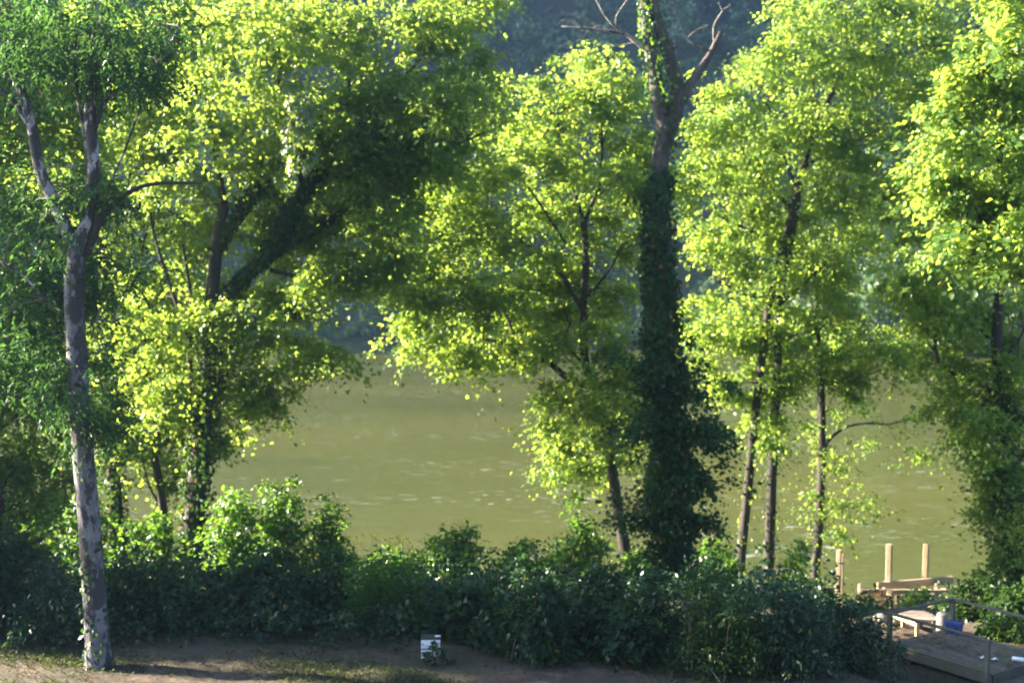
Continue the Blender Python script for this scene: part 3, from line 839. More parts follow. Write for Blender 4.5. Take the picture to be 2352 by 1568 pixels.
# ------------------------------------------------------------------ bushes along the bank
def make_bush(label, cx, top, hw, d, mat=L_BUSH, s=.32, layers=4.6, nl=34, leaf=.105, wr=.75, name='bush', depth=None, group='bushes along the bank', rich=True, lobes=9):
    c = P(cx, top, d)
    gz = float(ground_z(c[0], c[1]))
    H = max(c[2] - gz, .5)
    W = M(hw, d)
    root = empty(name, (c[0], c[1], gz), label, 'bush', group)
    Cs, Os = [], []
    Dp = depth or max(.6, min(W, 1.3))
    for k in range(lobes):
        fx = rng.uniform(-1, 1)
        hh = H * (1 - .45 * fx * fx) * rng.uniform(.72, 1.0)
        if k == 0:
            fx, hh = rng.uniform(-.25, .25), H
        lx = c[0] + fx * W * .8
        ly = c[1] + rng.uniform(-.6, .6) * Dp
        lg = float(ground_z(lx, ly))
        r = np.array([W * rng.uniform(.26, .42), Dp * .5, hh * rng.uniform(.22, .34)])
        for lev in (1, 2, 3):
            cz = lg + hh - r[2] * (1 + (lev - 1) * 1.25)
            if cz < lg - r[2] * .3:
                break
            rr = r * (1 + .12 * (lev - 1))
            n = max(4, int(layers * rr[0] * rr[2] / (s * s) * .62))
            v = nrm(rng.normal(size=(n, 3)))
            Cs.append(np.array([lx + rng.normal() * .1, ly, cz]) + v * (rng.random(n) ** .4)[:, None] * rr)
            Os.append(nrm(v * np.array([1, 1, .6])))
    C, O = np.vstack(Cs), np.vstack(Os)
    C[:, 2] = np.minimum(C[:, 2], gz + H - s * .15)
    ok = C[:, 2] > ground_z(C[:, 0], C[:, 1]) + .04
    C, O = C[ok], O[ok]
    ac = Acc()
    if name == 'bush' and hw > 30:
        # arching shoots that break the outline
        ns = int(10 + hw * .22)
        for q in range(ns):
            b = C[rng.integers(len(C))]
            an = rng.uniform(0, 6.28)
            up = rng.uniform(.35, .8) * min(1, H)
            tipv = np.array([math.cos(an) * up * .8, math.sin(an) * up * .8 - .1, up * rng.uniform(-.1, .9)])
            f = np.linspace(.1, 1, 13)
            line = b + f[:, None] * tipv - np.array([0, 0, 1]) * (f ** 2.2)[:, None] * up * .35
            D = tipv + rng.normal(size=(13, 3)) * .5 * up + np.array([0, 0, -.2])
            leaves(ac, line, D, np.array([0, 0, 1.]) + rng.normal(size=(13, 3)) * .45, leaf * rng.uniform(.8, 1.3, 13), leaf * wr, np.clip(.5 + rng.normal(size=13) * .15, 0, .93), True)
    sprays(ac, C, O, s * rng.uniform(.5, 1.35, len(C)), nl, leaf, wr, rich, base=rng.normal(size=len(C)) * .17 + rng.normal() * .08, flat=.24)
    tag(ac.build('foliage', mat, root), kind='stuff')
    st = Acc()
    for k in rng.choice(len(C), min(26, len(C)), replace=False):
        b = np.array([c[0] + rng.normal() * W * .3, c[1] + rng.normal() * Dp * .3, 0])
        b[2] = float(ground_z(b[0], b[1])) - .05
        m = (b + C[k]) / 2 + np.array([0, 0, .25 * H]) + rng.normal(size=3) * .06
        t = np.linspace(0, 1, 6)[:, None]
        Vv, Q, T = tube((1 - t) ** 2 * b + 2 * t * (1 - t) * m + t * t * C[k], np.linspace(.016, .005, 6), 4, cap=False)
        st.add(Vv, Q, T)
    tag(st.build('stems', B_TWIG, root), kind='stuff')
    return root

G1 = 'bushes along the edge of the yard'
G2 = 'bushes down the river bank'
for a in [
    ('dark bush at the left edge with pale glints between its leaves', -20, 1190, 130, 29, G1),
    ('dark low bush directly behind the base of the pale tree', 120, 1260, 80, 28.2, G1),
    ('shaded bush just right of the pale trunk', 300, 1245, 90, 29.5, G1),
    ('broad shaded bush below the straight dark left trunk', 430, 1240, 110, 30.2, G1),
    ('shaded bush below the sunlit shrub at left', 590, 1250, 110, 30, G1),
    ('blue-green bush beside the tall weeds, on their left', 735, 1240, 90, 30.5, G1),
    ('dark bush hanging over the small white box', 1065, 1320, 85, 28.6, G1),
    ('shaded bush right of the small white box', 1220, 1315, 105, 27, G1),
    ('shaded bush in front of the leaning centre trunk', 1370, 1290, 90, 28.4, G1),
    ('dark bush in front of the ivy trunk base', 1490, 1315, 90, 26.9, G1),
    ('large dense dark bush below the two slender stems', 1650, 1300, 130, 26.2, G1),
    ('broad dark bush left of the old railing, below the slim ash', 1810, 1310, 115, 26.0, G1),
    ('low dark bush touching the left post of the railing', 1965, 1350, 90, 27, G1)]:
    vk = len(a[0]) % 4
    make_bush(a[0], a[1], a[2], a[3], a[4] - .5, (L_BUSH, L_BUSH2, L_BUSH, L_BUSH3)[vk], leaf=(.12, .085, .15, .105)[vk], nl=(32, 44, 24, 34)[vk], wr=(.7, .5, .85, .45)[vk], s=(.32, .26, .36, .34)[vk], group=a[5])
for a in [
    ('sunlit bush at the foot of the dark leaning maple', 545, 1080, 80, 36),
    ('tallest sunlit bush at left, standing against the water', 650, 1058, 65, 36.6),
    ('sunlit bush tip reaching out over the water at left', 750, 1125, 50, 36.8),
    ('rounded bush with a bright sunlit top in the middle of the bank', 1050, 1192, 80, 37.5),
    ('small green bush between the sunlit mound and the centre trunk', 1205, 1238, 70, 37),
    ('tall vine mound climbing beside the leaning centre trunk', 1335, 1090, 60, 40),
    ('bright sunlit bush between the ivy trunk and the slender stems', 1640, 1190, 55, 41.5),
    ('bright sunlit bush at the foot of the slim ash', 1835, 1215, 42, 41.8),
    ('yellow-green sunlit bush glowing behind the pale trunk', 195, 1070, 60, 38),
    ('glowing green bush between the left bank trunks', 345, 1150, 80, 37.4),
    ('low dark bush on the bank behind the tall weeds', 880, 1245, 80, 34.5),
    ('sunlit green bush squeezed between centre trunk and ivy trunk', 1475, 1250, 50, 40),
    ('dark bush beyond the railing at the right edge', 2255, 1292, 75, 33.5),
    ('bush under the ivy column at the far right edge', 2345, 1330, 60, 32),
    ('low bush right of the railing on the slope', 2325, 1425, 50, 29.8),
    ('bright yellow-green vine clump sprawling over the dock timbers', 2105, 1345, 32, 42.4),
    ('small sunlit bush at the left end of the dock', 1992, 1366, 36, 41.5),
    ('low dim bush left of the dark left trunks', 60, 1150, 80, 35)]:
    make_bush(a[0], a[1], a[2], a[3], a[4], L_BUSH2 if a[1] > 2200 else L_SUNLIT, group=G2, layers=4.4)  # brighter leaf colour stands for sun, darker one for shade at right

# tall weeds with narrow leaves
wr = P(890, 1300, 28.6)
weeds = empty('tall_weeds', (wr[0], wr[1], float(ground_z(wr[0], wr[1]))), 'patch of tall upright narrow-leaved weeds left of the white box', 'weeds')
for k in range(70):
    x = wr[0] + rng.uniform(-1, 1) * .78
    y = wr[1] + rng.uniform(-.5, .6)
    g = float(ground_z(x, y))
    h = rng.uniform(1.0, 1.85)
    ac = Acc()
    top = np.array([x + rng.normal() * .1, y + rng.normal() * .1, g + h])
    p = catmull([np.array([x, y, g - .03]), np.array([x + rng.normal() * .03, y, g + h * .5]), top], 4)
    Vv, Q, T = tube(p, np.linspace(.008, .003, len(p)), 3, cap=False)
    ac.add(Vv, Q, T, tint=np.full(len(Vv), .3))
    n = 34
    f = rng.uniform(.12, 1, n)
    c = np.stack([np.interp(f, np.linspace(0, 1, len(p)), p[:, i]) for i in range(3)], -1)
    an = rng.uniform(0, 6.28, n)
    D = np.stack([np.cos(an), np.sin(an), rng.uniform(.2, 1.1, n)], -1)
    leaves(ac, c, D, np.stack([-np.cos(an) * .3, -np.sin(an) * .3, np.ones(n)], -1), rng.uniform(.12, .2, n), .028, np.clip(.4 + rng.normal(size=n) * .15, 0, .93), droop=.3)
    ac.build('weed_stem', L_WEED, weeds)

YEL = leaf_mat('yellow_petal', (.5, .36, .02), (.6, .45, .03), (.7, .55, .05), (.6, .45, .03), .4)
for k in range(34):
    px, py = (rng.uniform(780, 960), rng.uniform(1228, 1262)) if k < 26 else (rng.uniform(560, 760), rng.uniform(1260, 1330))
    c = P(px, py, 29.4 if k < 26 else 29.0)
    an = np.arange(6) * 1.047
    ac = Acc()
    D = np.stack([np.cos(an), np.sin(an) * .5 - .3, np.sin(an) * .8], -1)
    leaves(ac, np.repeat(c[None], 6, 0), D, np.tile(np.array([0, -1., .6]), (6, 1)), .035, .022, rng.random(6) * .9)
    b = np.array([c[0] + rng.normal() * .06, c[1] + .05, float(ground_z(c[0], c[1]))])
    Vv, Q, T = tube(catmull([b, (b + c) / 2 + np.array([.03, 0, 0]), c], 3), np.full(7, .004), 3, cap=False)
    ac.build('yellow_flower', YEL, weeds)
    mesh_obj('flower_stem', Vv, [Q], L_WEED, weeds, {'tint': np.full(len(Vv), .3)})

# undergrowth between the bushes: uncountable low leaves
n = 6800
x = rng.uniform(-19, 15, n)
y = np.where(rng.random(n) < .25, rng.uniform(26, 29, n), rng.uniform(28.3, 47, n))
yc = 27.95 + .35 * np.sin(x * .9) - np.clip(x - 1, 0, 7) * .17
px_ = x / y * F + 1176
keep = (y > yc - .55 + .5 * rng.normal(size=n)) & ~((px_ > 1930) & (y < 37.0)) & ~((px_ > 2060) & (y < 41)) & ~((px_ > 935) & (px_ < 1035) & (y < 27.6))
x, y = x[keep], y[keep]
C = np.stack([x, y, ground_z(x, y) + np.abs(rng.normal(size=len(x))) * np.where(y < 34, .55, .3) + .05], -1)
ac = Acc()
sprays(ac, C, nrm(rng.normal(size=C.shape) * np.array([1, 1, .2])), .3 * rng.uniform(.6, 1.2, len(C)), 16, .11, .75)
tag(ac.build('undergrowth', L_BUSH3), 'low leafy ground cover filling the bank between the bushes', 'ground cover', kind='stuff')

# ------------------------------------------------------------------ far bank woods
ac = Acc()
tx, ty = [], []
for gx in np.arange(-105, 120, 5.6):
    for gd in np.arange(2.5, 92, 5.6):
        xx = gx + rng.uniform(-2.4, 2.4)
        tx.append(xx)
        ty.append(float(bank(xx)) + gd + rng.uniform(-2, 2))
tx, ty = np.array(tx), np.array(ty)
n = len(tx)
th = rng.uniform(5, 11, n)
tr_ = th * rng.uniform(.3, .46, n)
nlobe, nf = 11, 20
li = np.repeat(np.arange(n), nlobe)
lv = nrm(rng.normal(size=(n * nlobe, 3)) + np.array([0, -.3, .35]))
lc = np.stack([tx[li], ty[li], hill_h(tx, ty)[li] + th[li] * .55], -1) + lv * np.stack([tr_[li] * .75, tr_[li] * .75, th[li] * .42], -1)
lr = tr_[li] * rng.uniform(.3, .55, len(li))
lt = (rng.normal(size=n) * .38)[li] + rng.normal(size=len(li)) * .16
idx = np.repeat(np.arange(len(li)), nf)
m = len(idx)
v = nrm(rng.normal(size=(m, 3)) + np.array([0, 0, .35]))
C = lc[idx] + v * lr[idx][:, None] * np.array([1, 1, .75])
sz = rng.uniform(.55, 1.05, m)
leaves(ac, C, v * .4 + rng.normal(size=(m, 3)) * .5 + np.array([0, 0, -.5]), v + np.array([0, 0, .5]) + rng.normal(size=(m, 3)) * .25, sz, sz * .9, np.clip(.42 + lt[idx] + rng.normal(size=m) * .06, 0, .93))
# curtain of bushes at the far waterline
m = 16000
xx = rng.uniform(-110, 120, m)
hh = (2.4 + 1.6 * np.sin(xx * .31) + 1.2 * np.sin(xx * .9 + 1)) * rng.random(m) ** .7 + 1.1
C = np.stack([xx, bank(xx) + rng.uniform(-.8, 2.5, m), hh], -1)
sz = rng.uniform(.5, .95, m)
leaves(ac, C, rng.normal(size=(m, 3)) + np.array([0, -.5, -.8]), rng.normal(size=(m, 3)) * .5 + np.array([0, -.6, .9]), sz, sz * .8, np.clip(.5 + .25 * np.sin(xx * .5) + rng.normal(size=m) * .12, 0, .93))
tag(ac.build('far_woods', L_FAR), 'hazy blue-green woods covering the far hillside', 'woods', kind='stuff')
for (px, y0, y1, w, lab) in ((2033, 745, 640, .55, 'pale bare trunk standing at the far shore, seen right of the twin stems'), (1352, 330, 240, .4, None)):
    if not lab:
        continue
    b = P(px, y0, 173)
    p = np.array([b + np.array([0, 0, -1.5]), b + np.array([.2, 0, 3]), P(px + 2, y1, 173), P(px + 1, y1 - 25, 173)])
    p[0][2] = min(p[0][2], float(hz(np.array(b[0]), np.array(173.))) - .2)
    o = empty('far_trunk', p[0], lab, 'tree')
    Vv, Q, T = tube(catmull(p, 6), np.linspace(w / 2, .12, 19), 7, .04)
    mesh_obj('trunk', Vv, [Q, T], B_PALE, o, smooth=True)
    for q in ((.5, 1.6), (.7, -1.4), (.85, 1.1)):
        s0 = p[0] * (1 - q[0]) + p[3] * q[0]
        Vv, Q, T = tube(np.array([s0, s0 + np.array([q[1] * .5, 0, .9]), s0 + np.array([q[1], 0, 2.2])]), [.1, .06, .02], 5)
        mesh_obj('limb', Vv, [Q, T], B_PALE, o, smooth=True)

# ------------------------------------------------------------------ timber
def box_mesh(name, L, W, H, bev=.006, jit=.0):
    """box along X, centred, with chamfered long edges; own small irregularities"""
    b = min(bev, W * .3, H * .3)
    prof = [(-W / 2 + b, -H / 2), (W / 2 - b, -H / 2), (W / 2, -H / 2 + b), (W / 2, H / 2 - b), (W / 2 - b, H / 2), (-W / 2 + b, H / 2), (-W / 2, H / 2 - b), (-W / 2, -H / 2 + b)]
    xs_ = [-L / 2, -L / 2 + b, -L / 6, L / 6, L / 2 - b, L / 2]
    sc = [.93, 1, 1, 1, 1, .93]
    V = []
    for i, (xx, k) in enumerate(zip(xs_, sc)):
        oy, oz = (random.uniform(-jit, jit), random.uniform(-jit, jit)) if 0 < i < 5 else (0, 0)
        for (a, c) in prof:
            V.append((xx, a * k + oy, c * k + oz))
    Fq = []
    for i in range(5):
        for j in range(8):
            Fq.append((i * 8 + j, i * 8 + (j + 1) % 8, (i + 1) * 8 + (j + 1) % 8, (i + 1) * 8 + j))
    me = bpy.data.meshes.new(name)
    me.from_pydata(V, [], Fq + [tuple(range(7, -1, -1)), tuple(range(40, 48))])
    me.update()
    return me

def timber(name, a, b, W, H, mat, parent, jit=.002, roll=0, bev=.006):
    """a timber from point a to point b, W wide across, H high"""
    a, b = Vector([float(v) for v in a]), Vector([float(v) for v in b])
    d = b - a
    me = box_mesh(name, d.length, W, H, bev, jit)
    me.materials.append(mat)
    o = bpy.data.objects.new(name, me)
    COL.objects.link(o)
    x = d.normalized()
    up = Vector((0, 0, 1)) if abs(x.z) < .9 else Vector((math.cos(roll), math.sin(roll), 0))
    y = up.cross(x).normalized()
    z = x.cross(y)
    o.matrix_basis = Matrix.Translation((a + b) / 2) @ Matrix((x, y, z)).transposed().to_4x4()
    if parent is not None:
        o.parent = parent
        o.matrix_parent_inverse = Matrix.Translation(parent.location).inverted()
    return o

# landing with railing
ZF = 6.70
A = np.array([7.54, 27.5])
e1 = np.array([.574, -.819])
e2 = np.array([.819, .574])
LEN, WID, RAIL = 2.35, 1.85, .63
def dk(u, v, z):
    p = A + e1 * u + e2 * v
    return np.array([p[0], p[1], z])
deck = empty('deck', dk(0, 0, ZF - .35), 'small weathered wooden landing with a low railing at the lower right', 'deck')
nb = 13
bw = WID / nb
for i in range(nb):
    v = (i + .5) * bw
    timber('floor_board', dk(-.06 + random.uniform(-.012, .012), v, ZF - .016), dk(LEN + .03 + random.uniform(-.012, .012), v, ZF - .016), bw - .016, .032, W_OLD, deck, .003)
timber('rim_board', dk(-.04, .02, ZF - .125), dk(LEN, .02, ZF - .125), .04, .18, W_OLD, deck)
timber('rim_board', dk(-.04, WID - .02, ZF - .125), dk(LEN, WID - .02, ZF - .125), .04, .18, W_OLD, deck)
timber('rim_board', dk(LEN + .005, 0.05, ZF - .125), dk(LEN + .005, WID - .05, ZF - .125), .04, .18, W_OLD, deck)
timber('rim_board', dk(-.03, 0.05, ZF - .125), dk(-.03, WID - .05, ZF - .125), .04, .18, W_OLD, deck)
for (u, v) in ((.02, -.05), (.02, WID + .05), (LEN - .05, -.05), (LEN - .05, WID + .05)):
    q = dk(u, v, 0)
    timber('post', (q[0], q[1], float(ground_z(q[0], q[1])) - .3), (q[0], q[1], ZF + RAIL - .02), .09, .09, W_OLD, deck, roll=math.atan2(e1[1], e1[0]))
timber('top_rail', dk(-.06, -.05, ZF + RAIL), dk(LEN + .05, -.05, ZF + RAIL), .10, .04, W_OLD, deck)
timber('top_rail', dk(-.06, WID + .05, ZF + RAIL), dk(LEN + .25, WID + .05, ZF + RAIL), .10, .04, W_OLD, deck)
timber('top_rail', dk(.02, .004, ZF + RAIL + .003), dk(.02, WID - .004, ZF + RAIL + .003), .10, .04, W_OLD, deck)
step = empty('step', dk(LEN + .2, WID / 2, ZF - .35), 'dark wooden step at the open near end of the landing', 'step')
for k in range(2):
    timber('tread_board', dk(LEN + .11 + k * .14, .15, ZF - .2), dk(LEN + .11 + k * .14, WID - .15, ZF - .2), .13, .04, W_OLD, step)
for v in (.25, WID - .25):
    q0, q1 = dk(LEN + .06, v, ZF - .32), dk(LEN + .32, v, ZF - .32)
    timber('stringer', q0, q1, .04, .2, W_OLD, step)

# blue tub
def rounded_ring(w, h, r, z, n=4):
    out = []
    for cx, cy_, a0 in ((w / 2 - r, h / 2 - r, 0), (-w / 2 + r, h / 2 - r, 90), (-w / 2 + r, -h / 2 + r, 180), (w / 2 - r, -h / 2 + r, 270)):
        for k in range(n + 1):
            a = R(a0 + 90 * k / n)
            out.append((cx + r * math.cos(a), cy_ + r * math.sin(a), z))
    return out
def loft(name, rings, mat, parent, loc, rz=0, close=True):
    n = len(rings[0])
    V = [p for r in rings for p in r]
    Fc = [(i * n + j, i * n + (j + 1) % n, (i + 1) * n + (j + 1) % n, (i + 1) * n + j) for i in range(len(rings) - 1) for j in range(n)]
    if close:
        Fc += [tuple(range(n - 1, -1, -1)), tuple(range((len(rings) - 1) * n, len(rings) * n))]
    me = bpy.data.meshes.new(name)
    me.from_pydata(V, [], Fc)
    me.update()
    me.materials.append(mat)
    o = bpy.data.objects.new(name, me)
    COL.objects.link(o)
    if parent is None:
        o.location = loc
        o.rotation_euler = (0, 0, rz)
    else:
        o.parent = parent
        o.location = loc
        o.rotation_euler = (0, 0, rz)
    return o
BLUE = plain('blue_plastic', (.022, .045, .19), .5, .3)
BLUE2 = plain('blue_plastic_lid', (.028, .055, .22), .5, .3)
q = dk(.28, WID - .22, ZF)
tub = empty('blue_crate', q, 'blue plastic crate beside the back railing post', 'crate')
tub.rotation_euler = (0, 0, R(-48))
loft('body', [rounded_ring(.26, .22, .03, .002), rounded_ring(.29, .25, .03, .2), rounded_ring(.31, .27, .03, .202), rounded_ring(.31, .27, .03, .225)], BLUE, tub, (0, 0, 0))
loft('lid', [rounded_ring(.315, .275, .03, .226), rounded_ring(.315, .275, .03, .24), rounded_ring(.27, .23, .03, .25)], BLUE2, tub, (0, 0, 0))
for sx, sy, w, h in ((0, -.134, .15, .01), (-.152, 0, .01, .13)):
    loft('panel', [rounded_ring(w, h, .003, .06), rounded_ring(w, h, .003, .17)], BLUE2, tub, (sx * .96, sy * .96, 0))

WHITE = plain('white_plastic', (.75, .76, .80), .4, .08)
def litter(px, py, z):
    d = 26.6
    for _ in range(20):
        d = d * (CAM_Z - z) / (CAM_Z - P(px, py, d)[2])
    return P(px, py, d)
c = litter(2341, 1513, ZF + .05)
bt = empty('white_bottle', (c[0], c[1], ZF), 'white plastic bottle lying on the landing at the right edge', 'bottle')
bt.rotation_euler = (0, 0, R(-30))
def lathe_x(name, prof, mat, parent, z):
    n = 14
    V = [(x, r * math.cos(2 * math.pi * k / n), z + r * math.sin(2 * math.pi * k / n)) for x, r in prof for k in range(n)]
    Fc = [(i * n + j, (i + 1) * n + j, (i + 1) * n + (j + 1) % n, i * n + (j + 1) % n) for i in range(len(prof) - 1) for j in range(n)] + [tuple(range(n)), tuple(range(len(prof) * n - 1, (len(prof) - 1) * n - 1, -1))]
    me = bpy.data.meshes.new(name)
    me.from_pydata(V, [], Fc)
    me.update()
    me.polygons.foreach_set('use_smooth', [True] * len(Fc))
    me.materials.append(mat)
    o = bpy.data.objects.new(name, me)
    COL.objects.link(o)
    o.parent = parent
    return o
lathe_x('body', [(-.13, .035), (-.125, .045), (.06, .046), (.09, .036), (.105, .018), (.115, .018)], WHITE, bt, .047)
lathe_x('cap', [(.116, .022), (.14, .022), (.142, .018)], plain('cap_plastic', (.55, .56, .6), .4), bt, .047)
for (px, py, lab) in ((2258, 1509, 'crumpled white paper scrap left of the near railing post'), (2285, 1513, 'small white paper scrap right of the near railing post')):
    c = litter(px, py, ZF + .02)
    n = 7
    g = np.linspace(-.06, .06, n)
    V, Q = grid(g, g * .8, lambda X, Y: .03 + .016 * np.sin(X * 60 + 1) + .012 * np.sin(Y * 75) + .18 * np.abs(X) * .5)
    V[:, 2] -= V[:, 2].min()
    V += np.array([c[0], c[1], ZF + .003])
    o = mesh_obj('paper_scrap', V, [Q], WHITE)
    sm = o.modifiers.new('thick', 'SOLIDIFY')
    sm.thickness = .003
    tag(o, lab, 'litter', 'white litter on the landing')

# leaf litter on landing and yard (uncountable)
n = 6500
ac = Acc()
u, v = rng.uniform(0, LEN, 420), np.clip(rng.normal(.95, .45, 420), .03, WID - .03)
pp = np.array([dk(a_, b_, ZF + .006 + random.random() * .012) for a_, b_ in zip(u, v)])
xg = rng.uniform(-11, 10, n)
yg = rng.uniform(22, 28.6, n)
pg = np.stack([xg, yg, ground_z(xg, yg) + .012], -1)
inside = np.array([(0 < (p_[:2] - A) @ e1 < LEN + .4) and (-.1 < (p_[:2] - A) @ e2 < WID + .1) for p_ in pg])
pp = np.vstack([pp, pg[~inside]])
k = len(pp)
leaves(ac, pp, rng.normal(size=(k, 3)) * np.array([1, 1, .15]), np.array([0, 0, 1.]) + rng.normal(size=(k, 3)) * .3, rng.uniform(.03, .085, k), rng.uniform(.02, .05, k), rng.random(k) * .93, droop=.2)
tag(ac.build('fallen_leaves', L_DEAD), 'brown dead leaves scattered over the yard and the landing', 'leaves', kind='stuff')

# concrete pier, planks, stones beside the landing
CONC = plain('concrete', (.20, .185, .17), .9, .35, 9, .5)
def lathe(name, prof, loc, mat, parent=None, n=18, smooth=True):
    V = np.array([(r * math.cos(2 * math.pi * k / n), r * math.sin(2 * math.pi * k / n), z) for z, r in prof for k in range(n)]) + np.array(loc)
    Qs = [(i * n + j, i * n + (j + 1) % n, (i + 1) * n + (j + 1) % n, (i + 1) * n + j) for i in range(len(prof) - 1) for j in range(n)]
    o = mesh_obj(name, V, [np.array(Qs)], mat, parent, smooth=smooth)
    return o
c = P(2164, 1440, 30.2)
g = float(ground_z(c[0], c[1]))
o = lathe('concrete_pier', [(-.4, .13), (0, .13), (P(2164, 1408, 30.2)[2] - g - .02, .125), (P(2164, 1408, 30.2)[2] - g, .11), (P(2164, 1408, 30.2)[2] - g + .003, 0)], (c[0], c[1], g), CONC)
tag(o, 'grey concrete pier standing behind the back railing post', 'pier')

walk = None
c0 = P(2108, 1424, 31.5)
c1 = P(2160, 1424, 31.0)
walk = empty('plank_walk', (c0 + c1) / 2 - np.array([0, 0, .3]), 'pale sunlit planks of a short walkway between landing and dock', 'walkway')
for k in range(7):
    y0 = 30.6 + k * .2
    zz = 14.85 - 31 * .2745
    x0, x1 = 8.78, 9.5
    timber('plank', (x0 + random.uniform(-.05, .05), y0, zz - k * .028), (x1 + random.uniform(-.04, .04), y0 - .08, zz - k * .028), .165, .045, W_MID, walk, .006)
for xx in (8.95, 9.35):
    timber('joist', (xx, 30.5, zz - .085), (xx - .1, 32.0, zz - .085 - 1.5 * .14), .05, .11, W_NEW, walk)
    for yy, zt in ((30.7, zz - .15), (31.8, zz - .15 - 1.2 * .14)):
        timber('leg', (xx + .06, yy, float(ground_z(xx, yy)) - .2), (xx + .06, yy, max(zt, float(ground_z(xx, yy)) + .02)), .08, .08, W_NEW, walk)
STONE = plain('river_stone', (.24, .215, .185), .9, .5, 5, .8)
def rock(loc, sz, label, group=None, flat=.6):
    n, m_ = 9, 6
    V = []
    for i in range(m_ + 1):
        th_ = math.pi * i / m_
        for j in range(n):
            ph = 2 * math.pi * j / n
            r = sz * (1 + random.uniform(-.16, .16))
            V.append((r * math.sin(th_) * math.cos(ph), r * .8 * math.sin(th_) * math.sin(ph), r * flat * math.cos(th_)))
    Qs = [(i * n + j, i * n + n + j, i * n + n + (j + 1) % n, i * n + (j + 1) % n) for i in range(m_) for j in range(n)]
    V = np.array(V) + np.array(loc)
    o = mesh_obj('stone', V, [np.array(Qs)], STONE)
    tag(o, label, 'stone', group)
    return o
for (px, py, d, sz, lab) in ((2026, 1414, 32.4, .20, 'sunlit pale stone under the left end of the dock'), (2052, 1420, 32.0, .14, 'small sunlit stone left of the planks'), (2150, 1446, 29.9, .13, 'pale stone left of the concrete pier'),
                             (2228, 1462, 29.2, .16, 'mossy stone right of the blue crate'), (2252, 1470, 29.0, .14, 'stone second right of the blue crate'), (2200, 1452, 29.6, .12, 'stone just behind the blue crate')):
    c = P(px, py, d)
    g = float(ground_z(c[0], c[1]))
    rock((c[0], c[1], g + sz * .25), sz, lab)

# ------------------------------------------------------------------ dock frame
DY = R(-27)
dk0 = P(2043, 1345, 44.6)
dock = empty('dock_frame', (dk0[0], dk0[1], float(ground_z(dk0[0], dk0[1]))), 'unfinished dock frame of pale sunlit lumber with two tall posts', 'dock')
def post(px, top, bot, d, w, parent, name='post', roll=DY, mat=W_NEW, chamfer=.02, lean=0):
    a = P(px, bot, d)
    b = P(px, top, d)
    a[2] = min(a[2], float(ground_z(a[0], a[1])) - .3)
    a[0] = b[0] - lean
    return timber(name, a, b, w, w, mat, parent, .0, roll, chamfer)
post(2043, 1249, 1385, 44.6, .185, dock, chamfer=.03)
post(2128, 1248, 1335, 45.2, .185, dock, chamfer=.03, lean=.10)
post(2044, 1357, 1400, 43.0, .17, dock, 'short_post', chamfer=.03)
post(2059, 1366, 1400, 42.9, .10, dock, 'short_post')
post(2072, 1366, 1400, 43.0, .10, dock, 'short_post')
post(1975, 1339, 1365, 43.8, .10, dock, 'short_post')
post(2140, 1362, 1400, 43.5, .16, dock, 'short_post')
b0, b1 = P(2014, 1345, 44.35), P(2188, 1331, 45.35)
timber('beam', b0, b1, .13, .23, W_NEW, dock, .0, bev=.012)
b0, b1 = P(1978, 1357, 43.15), P(2180, 1357, 43.8)
timber('beam', b0, b1, .14, .11, W_NEW, dock, .0, bev=.012)
timber('cap_board', P(2150, 1352, 44.1), P(2262, 1346, 44.5), .3, .05, W_NEW, dock, .004)
timber('cross_beam', P(2030, 1352, 44.4), P(2030, 1357, 43.3), .09, .14, W_NEW, dock)
timber('cross_beam', P(2150, 1342, 45.0), P(2150, 1356, 43.8), .09, .14, W_NEW, dock)
for k in range(5):
    z0, z1 = P(1990, 1367 + k * 15, 43.55), P(2166, 1367 + k * 15, 44.1)
    timber('wall_board', z0, z1, .05, .175, W_NEW, dock, .004)
mp = P(1926, 1356, 44.4)
moor = empty('mooring_post', (mp[0], mp[1], float(ground_z(mp[0], mp[1]))), 'lone pale mooring post left of the dock frame', 'post')
post(1928, 1262, 1356, 44.4, .15, moor, chamfer=.02, lean=.06, name='upright')
post(1935, 1272, 1356, 44.65, .11, moor, name='backing_board', lean=.06)
timber('lower_block', P(1922, 1326, 44.28), P(1921, 1353, 44.28), .12, .12, W_NEW, moor, roll=DY)

# ------------------------------------------------------------------ white box by the bushes
WB = P(966, 1516, on_ground(966, 1518) - .1)
wg = float(ground_z(WB[0] + .2, WB[1]))
def stained_white():
    t = NT('stained_white_enamel')
    p = t.n('TexCoord').outputs['Object']
    n1 = t.noise(7, 6, .65, t.mapping(p, (1, 1, 1.6)), .5)
    k = t.ramp(n1, [(.53, (0, 0, 0)), (.60, (1, 1, 1))])
    c = t.mix(k, (.80, .80, .84), (.06, .07, .065))
    s = t.n('BsdfPrincipled', Roughness=.4)
    t.set(s, 'Base Color', c)
    return t.surf(s)
SW = stained_white()
DKM = plain('dark_metal', (.03, .03, .035), .5)
box = empty('white_box', (WB[0] + .19, WB[1] + .15, wg), 'small weathered white two-panel box standing in the weeds at the yard edge', 'box')
def bx(name, x0, x1, y0, y1, z0, z1, mat, bev=.006):
    o = bpy.data.objects.new(name, box_mesh(name, x1 - x0, y1 - y0, z1 - z0, bev))
    o.data.materials.append(mat)
    COL.objects.link(o)
    o.parent = box
    o.location = ((x0 + x1) / 2, (y0 + y1) / 2, (z0 + z1) / 2)
    return o
bx('cabinet', -.185, .185, -.10, .13, .03, .45, DKM)
bx('lower_panel', -.182, .182, -.116, -.101, .045, .238, SW)
bx('upper_panel', -.182, .182, -.116, -.101, .262, .43, SW)
bx('lid', -.19, .19, -.125, .135, .451, .47, DKM)
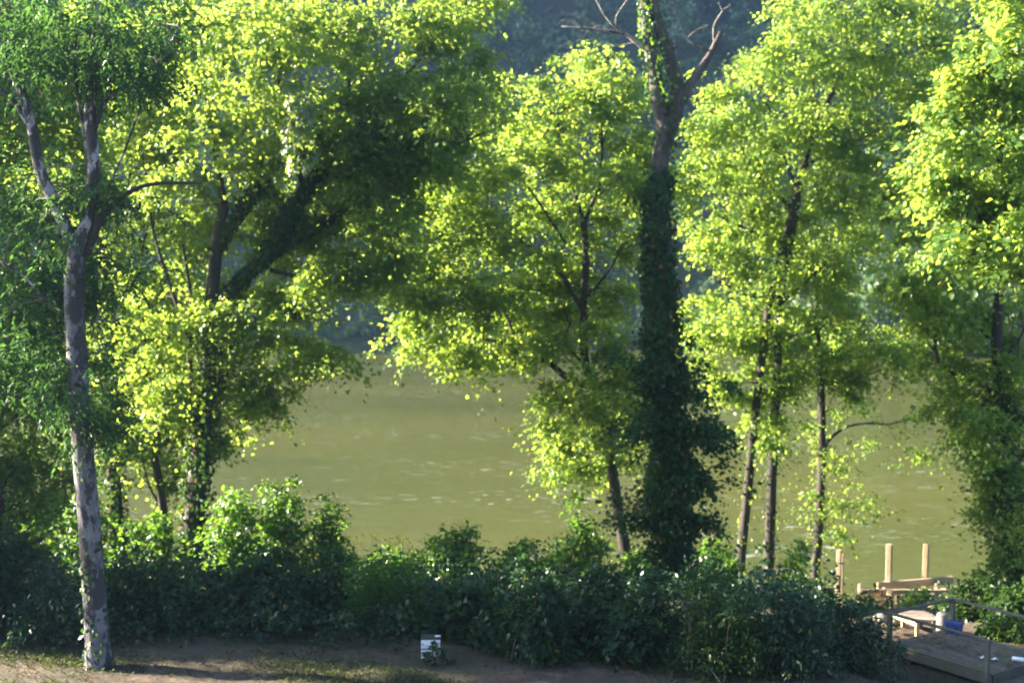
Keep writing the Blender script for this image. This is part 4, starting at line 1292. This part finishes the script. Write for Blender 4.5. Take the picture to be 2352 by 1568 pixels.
bx('handle', -.02, .14, -.135, -.117, .246, .256, DKM, .002)
bx('top_bracket', .08, .18, -.05, .0, .471, .49, SW)
for sx in (-.15, .15):
    bx('foot', sx - .02, sx + .02, -.09, .11, -.03, .029, DKM)
make_bush('leafy weed covering the lower right corner of the white box', 1008, 1490, 9, WB[1] - .14, L_BUSH, s=.08, layers=1.8, nl=7, leaf=.08, group=G1, depth=.06, lobes=3)

# ------------------------------------------------------------------ grass
n = 60000
x = rng.uniform(-12, 11, n)
y = rng.uniform(22.5, 29, n)
f = np.sin(x * 1.1 + 2 * np.sin(y * .7)) + np.sin(y * 1.9 + x * .6) + rng.normal(size=n) * .5
keep = (f > .5) & ~((((x - A[0]) * e1[0] + (y - A[1]) * e1[1]) > -.1) & (((x - A[0]) * e2[0] + (y - A[1]) * e2[1]) > -.1) & (((x - A[0]) * e1[0] + (y - A[1]) * e1[1]) < LEN + .5))
x, y = x[keep], y[keep]
k = len(x)
an = rng.uniform(0, 6.28, k)
ac = Acc()
leaves(ac, np.stack([x, y, ground_z(x, y) - .005], -1), np.stack([np.cos(an) * .6, np.sin(an) * .6, np.ones(k)], -1), np.stack([-np.cos(an), -np.sin(an), np.ones(k) * .3], -1), rng.uniform(.05, .13, k), .014, rng.random(k) * .93, droop=.35)
tag(ac.build('grass', L_GRASS), 'thin patchy grass growing on the bare yard', 'grass', kind='stuff')

# ------------------------------------------------------------------ haze
def haze():
    t = NT('haze_air')
    v = t.n('VolumePrincipled', Density=.00075, Anisotropy=.87)
    v.inputs['Color'].default_value = (.36, .60, 1.0, 1)
    t.t.links.new(v.outputs[0], t.out.inputs['Volume'])
    x0, x1, y0, y1, z0, z1 = -245, 245, -75, 405, -7, 205
    V = np.array([(x, y, z) for z in (z0, z1) for y in (y0, y1) for x in (x0, x1)])
    Fq = np.array([(0, 2, 3, 1), (4, 5, 7, 6), (0, 1, 5, 4), (2, 6, 7, 3), (0, 4, 6, 2), (1, 3, 7, 5)])
    tag(mesh_obj('haze', V, [Fq], t.m), kind='stuff')
haze()
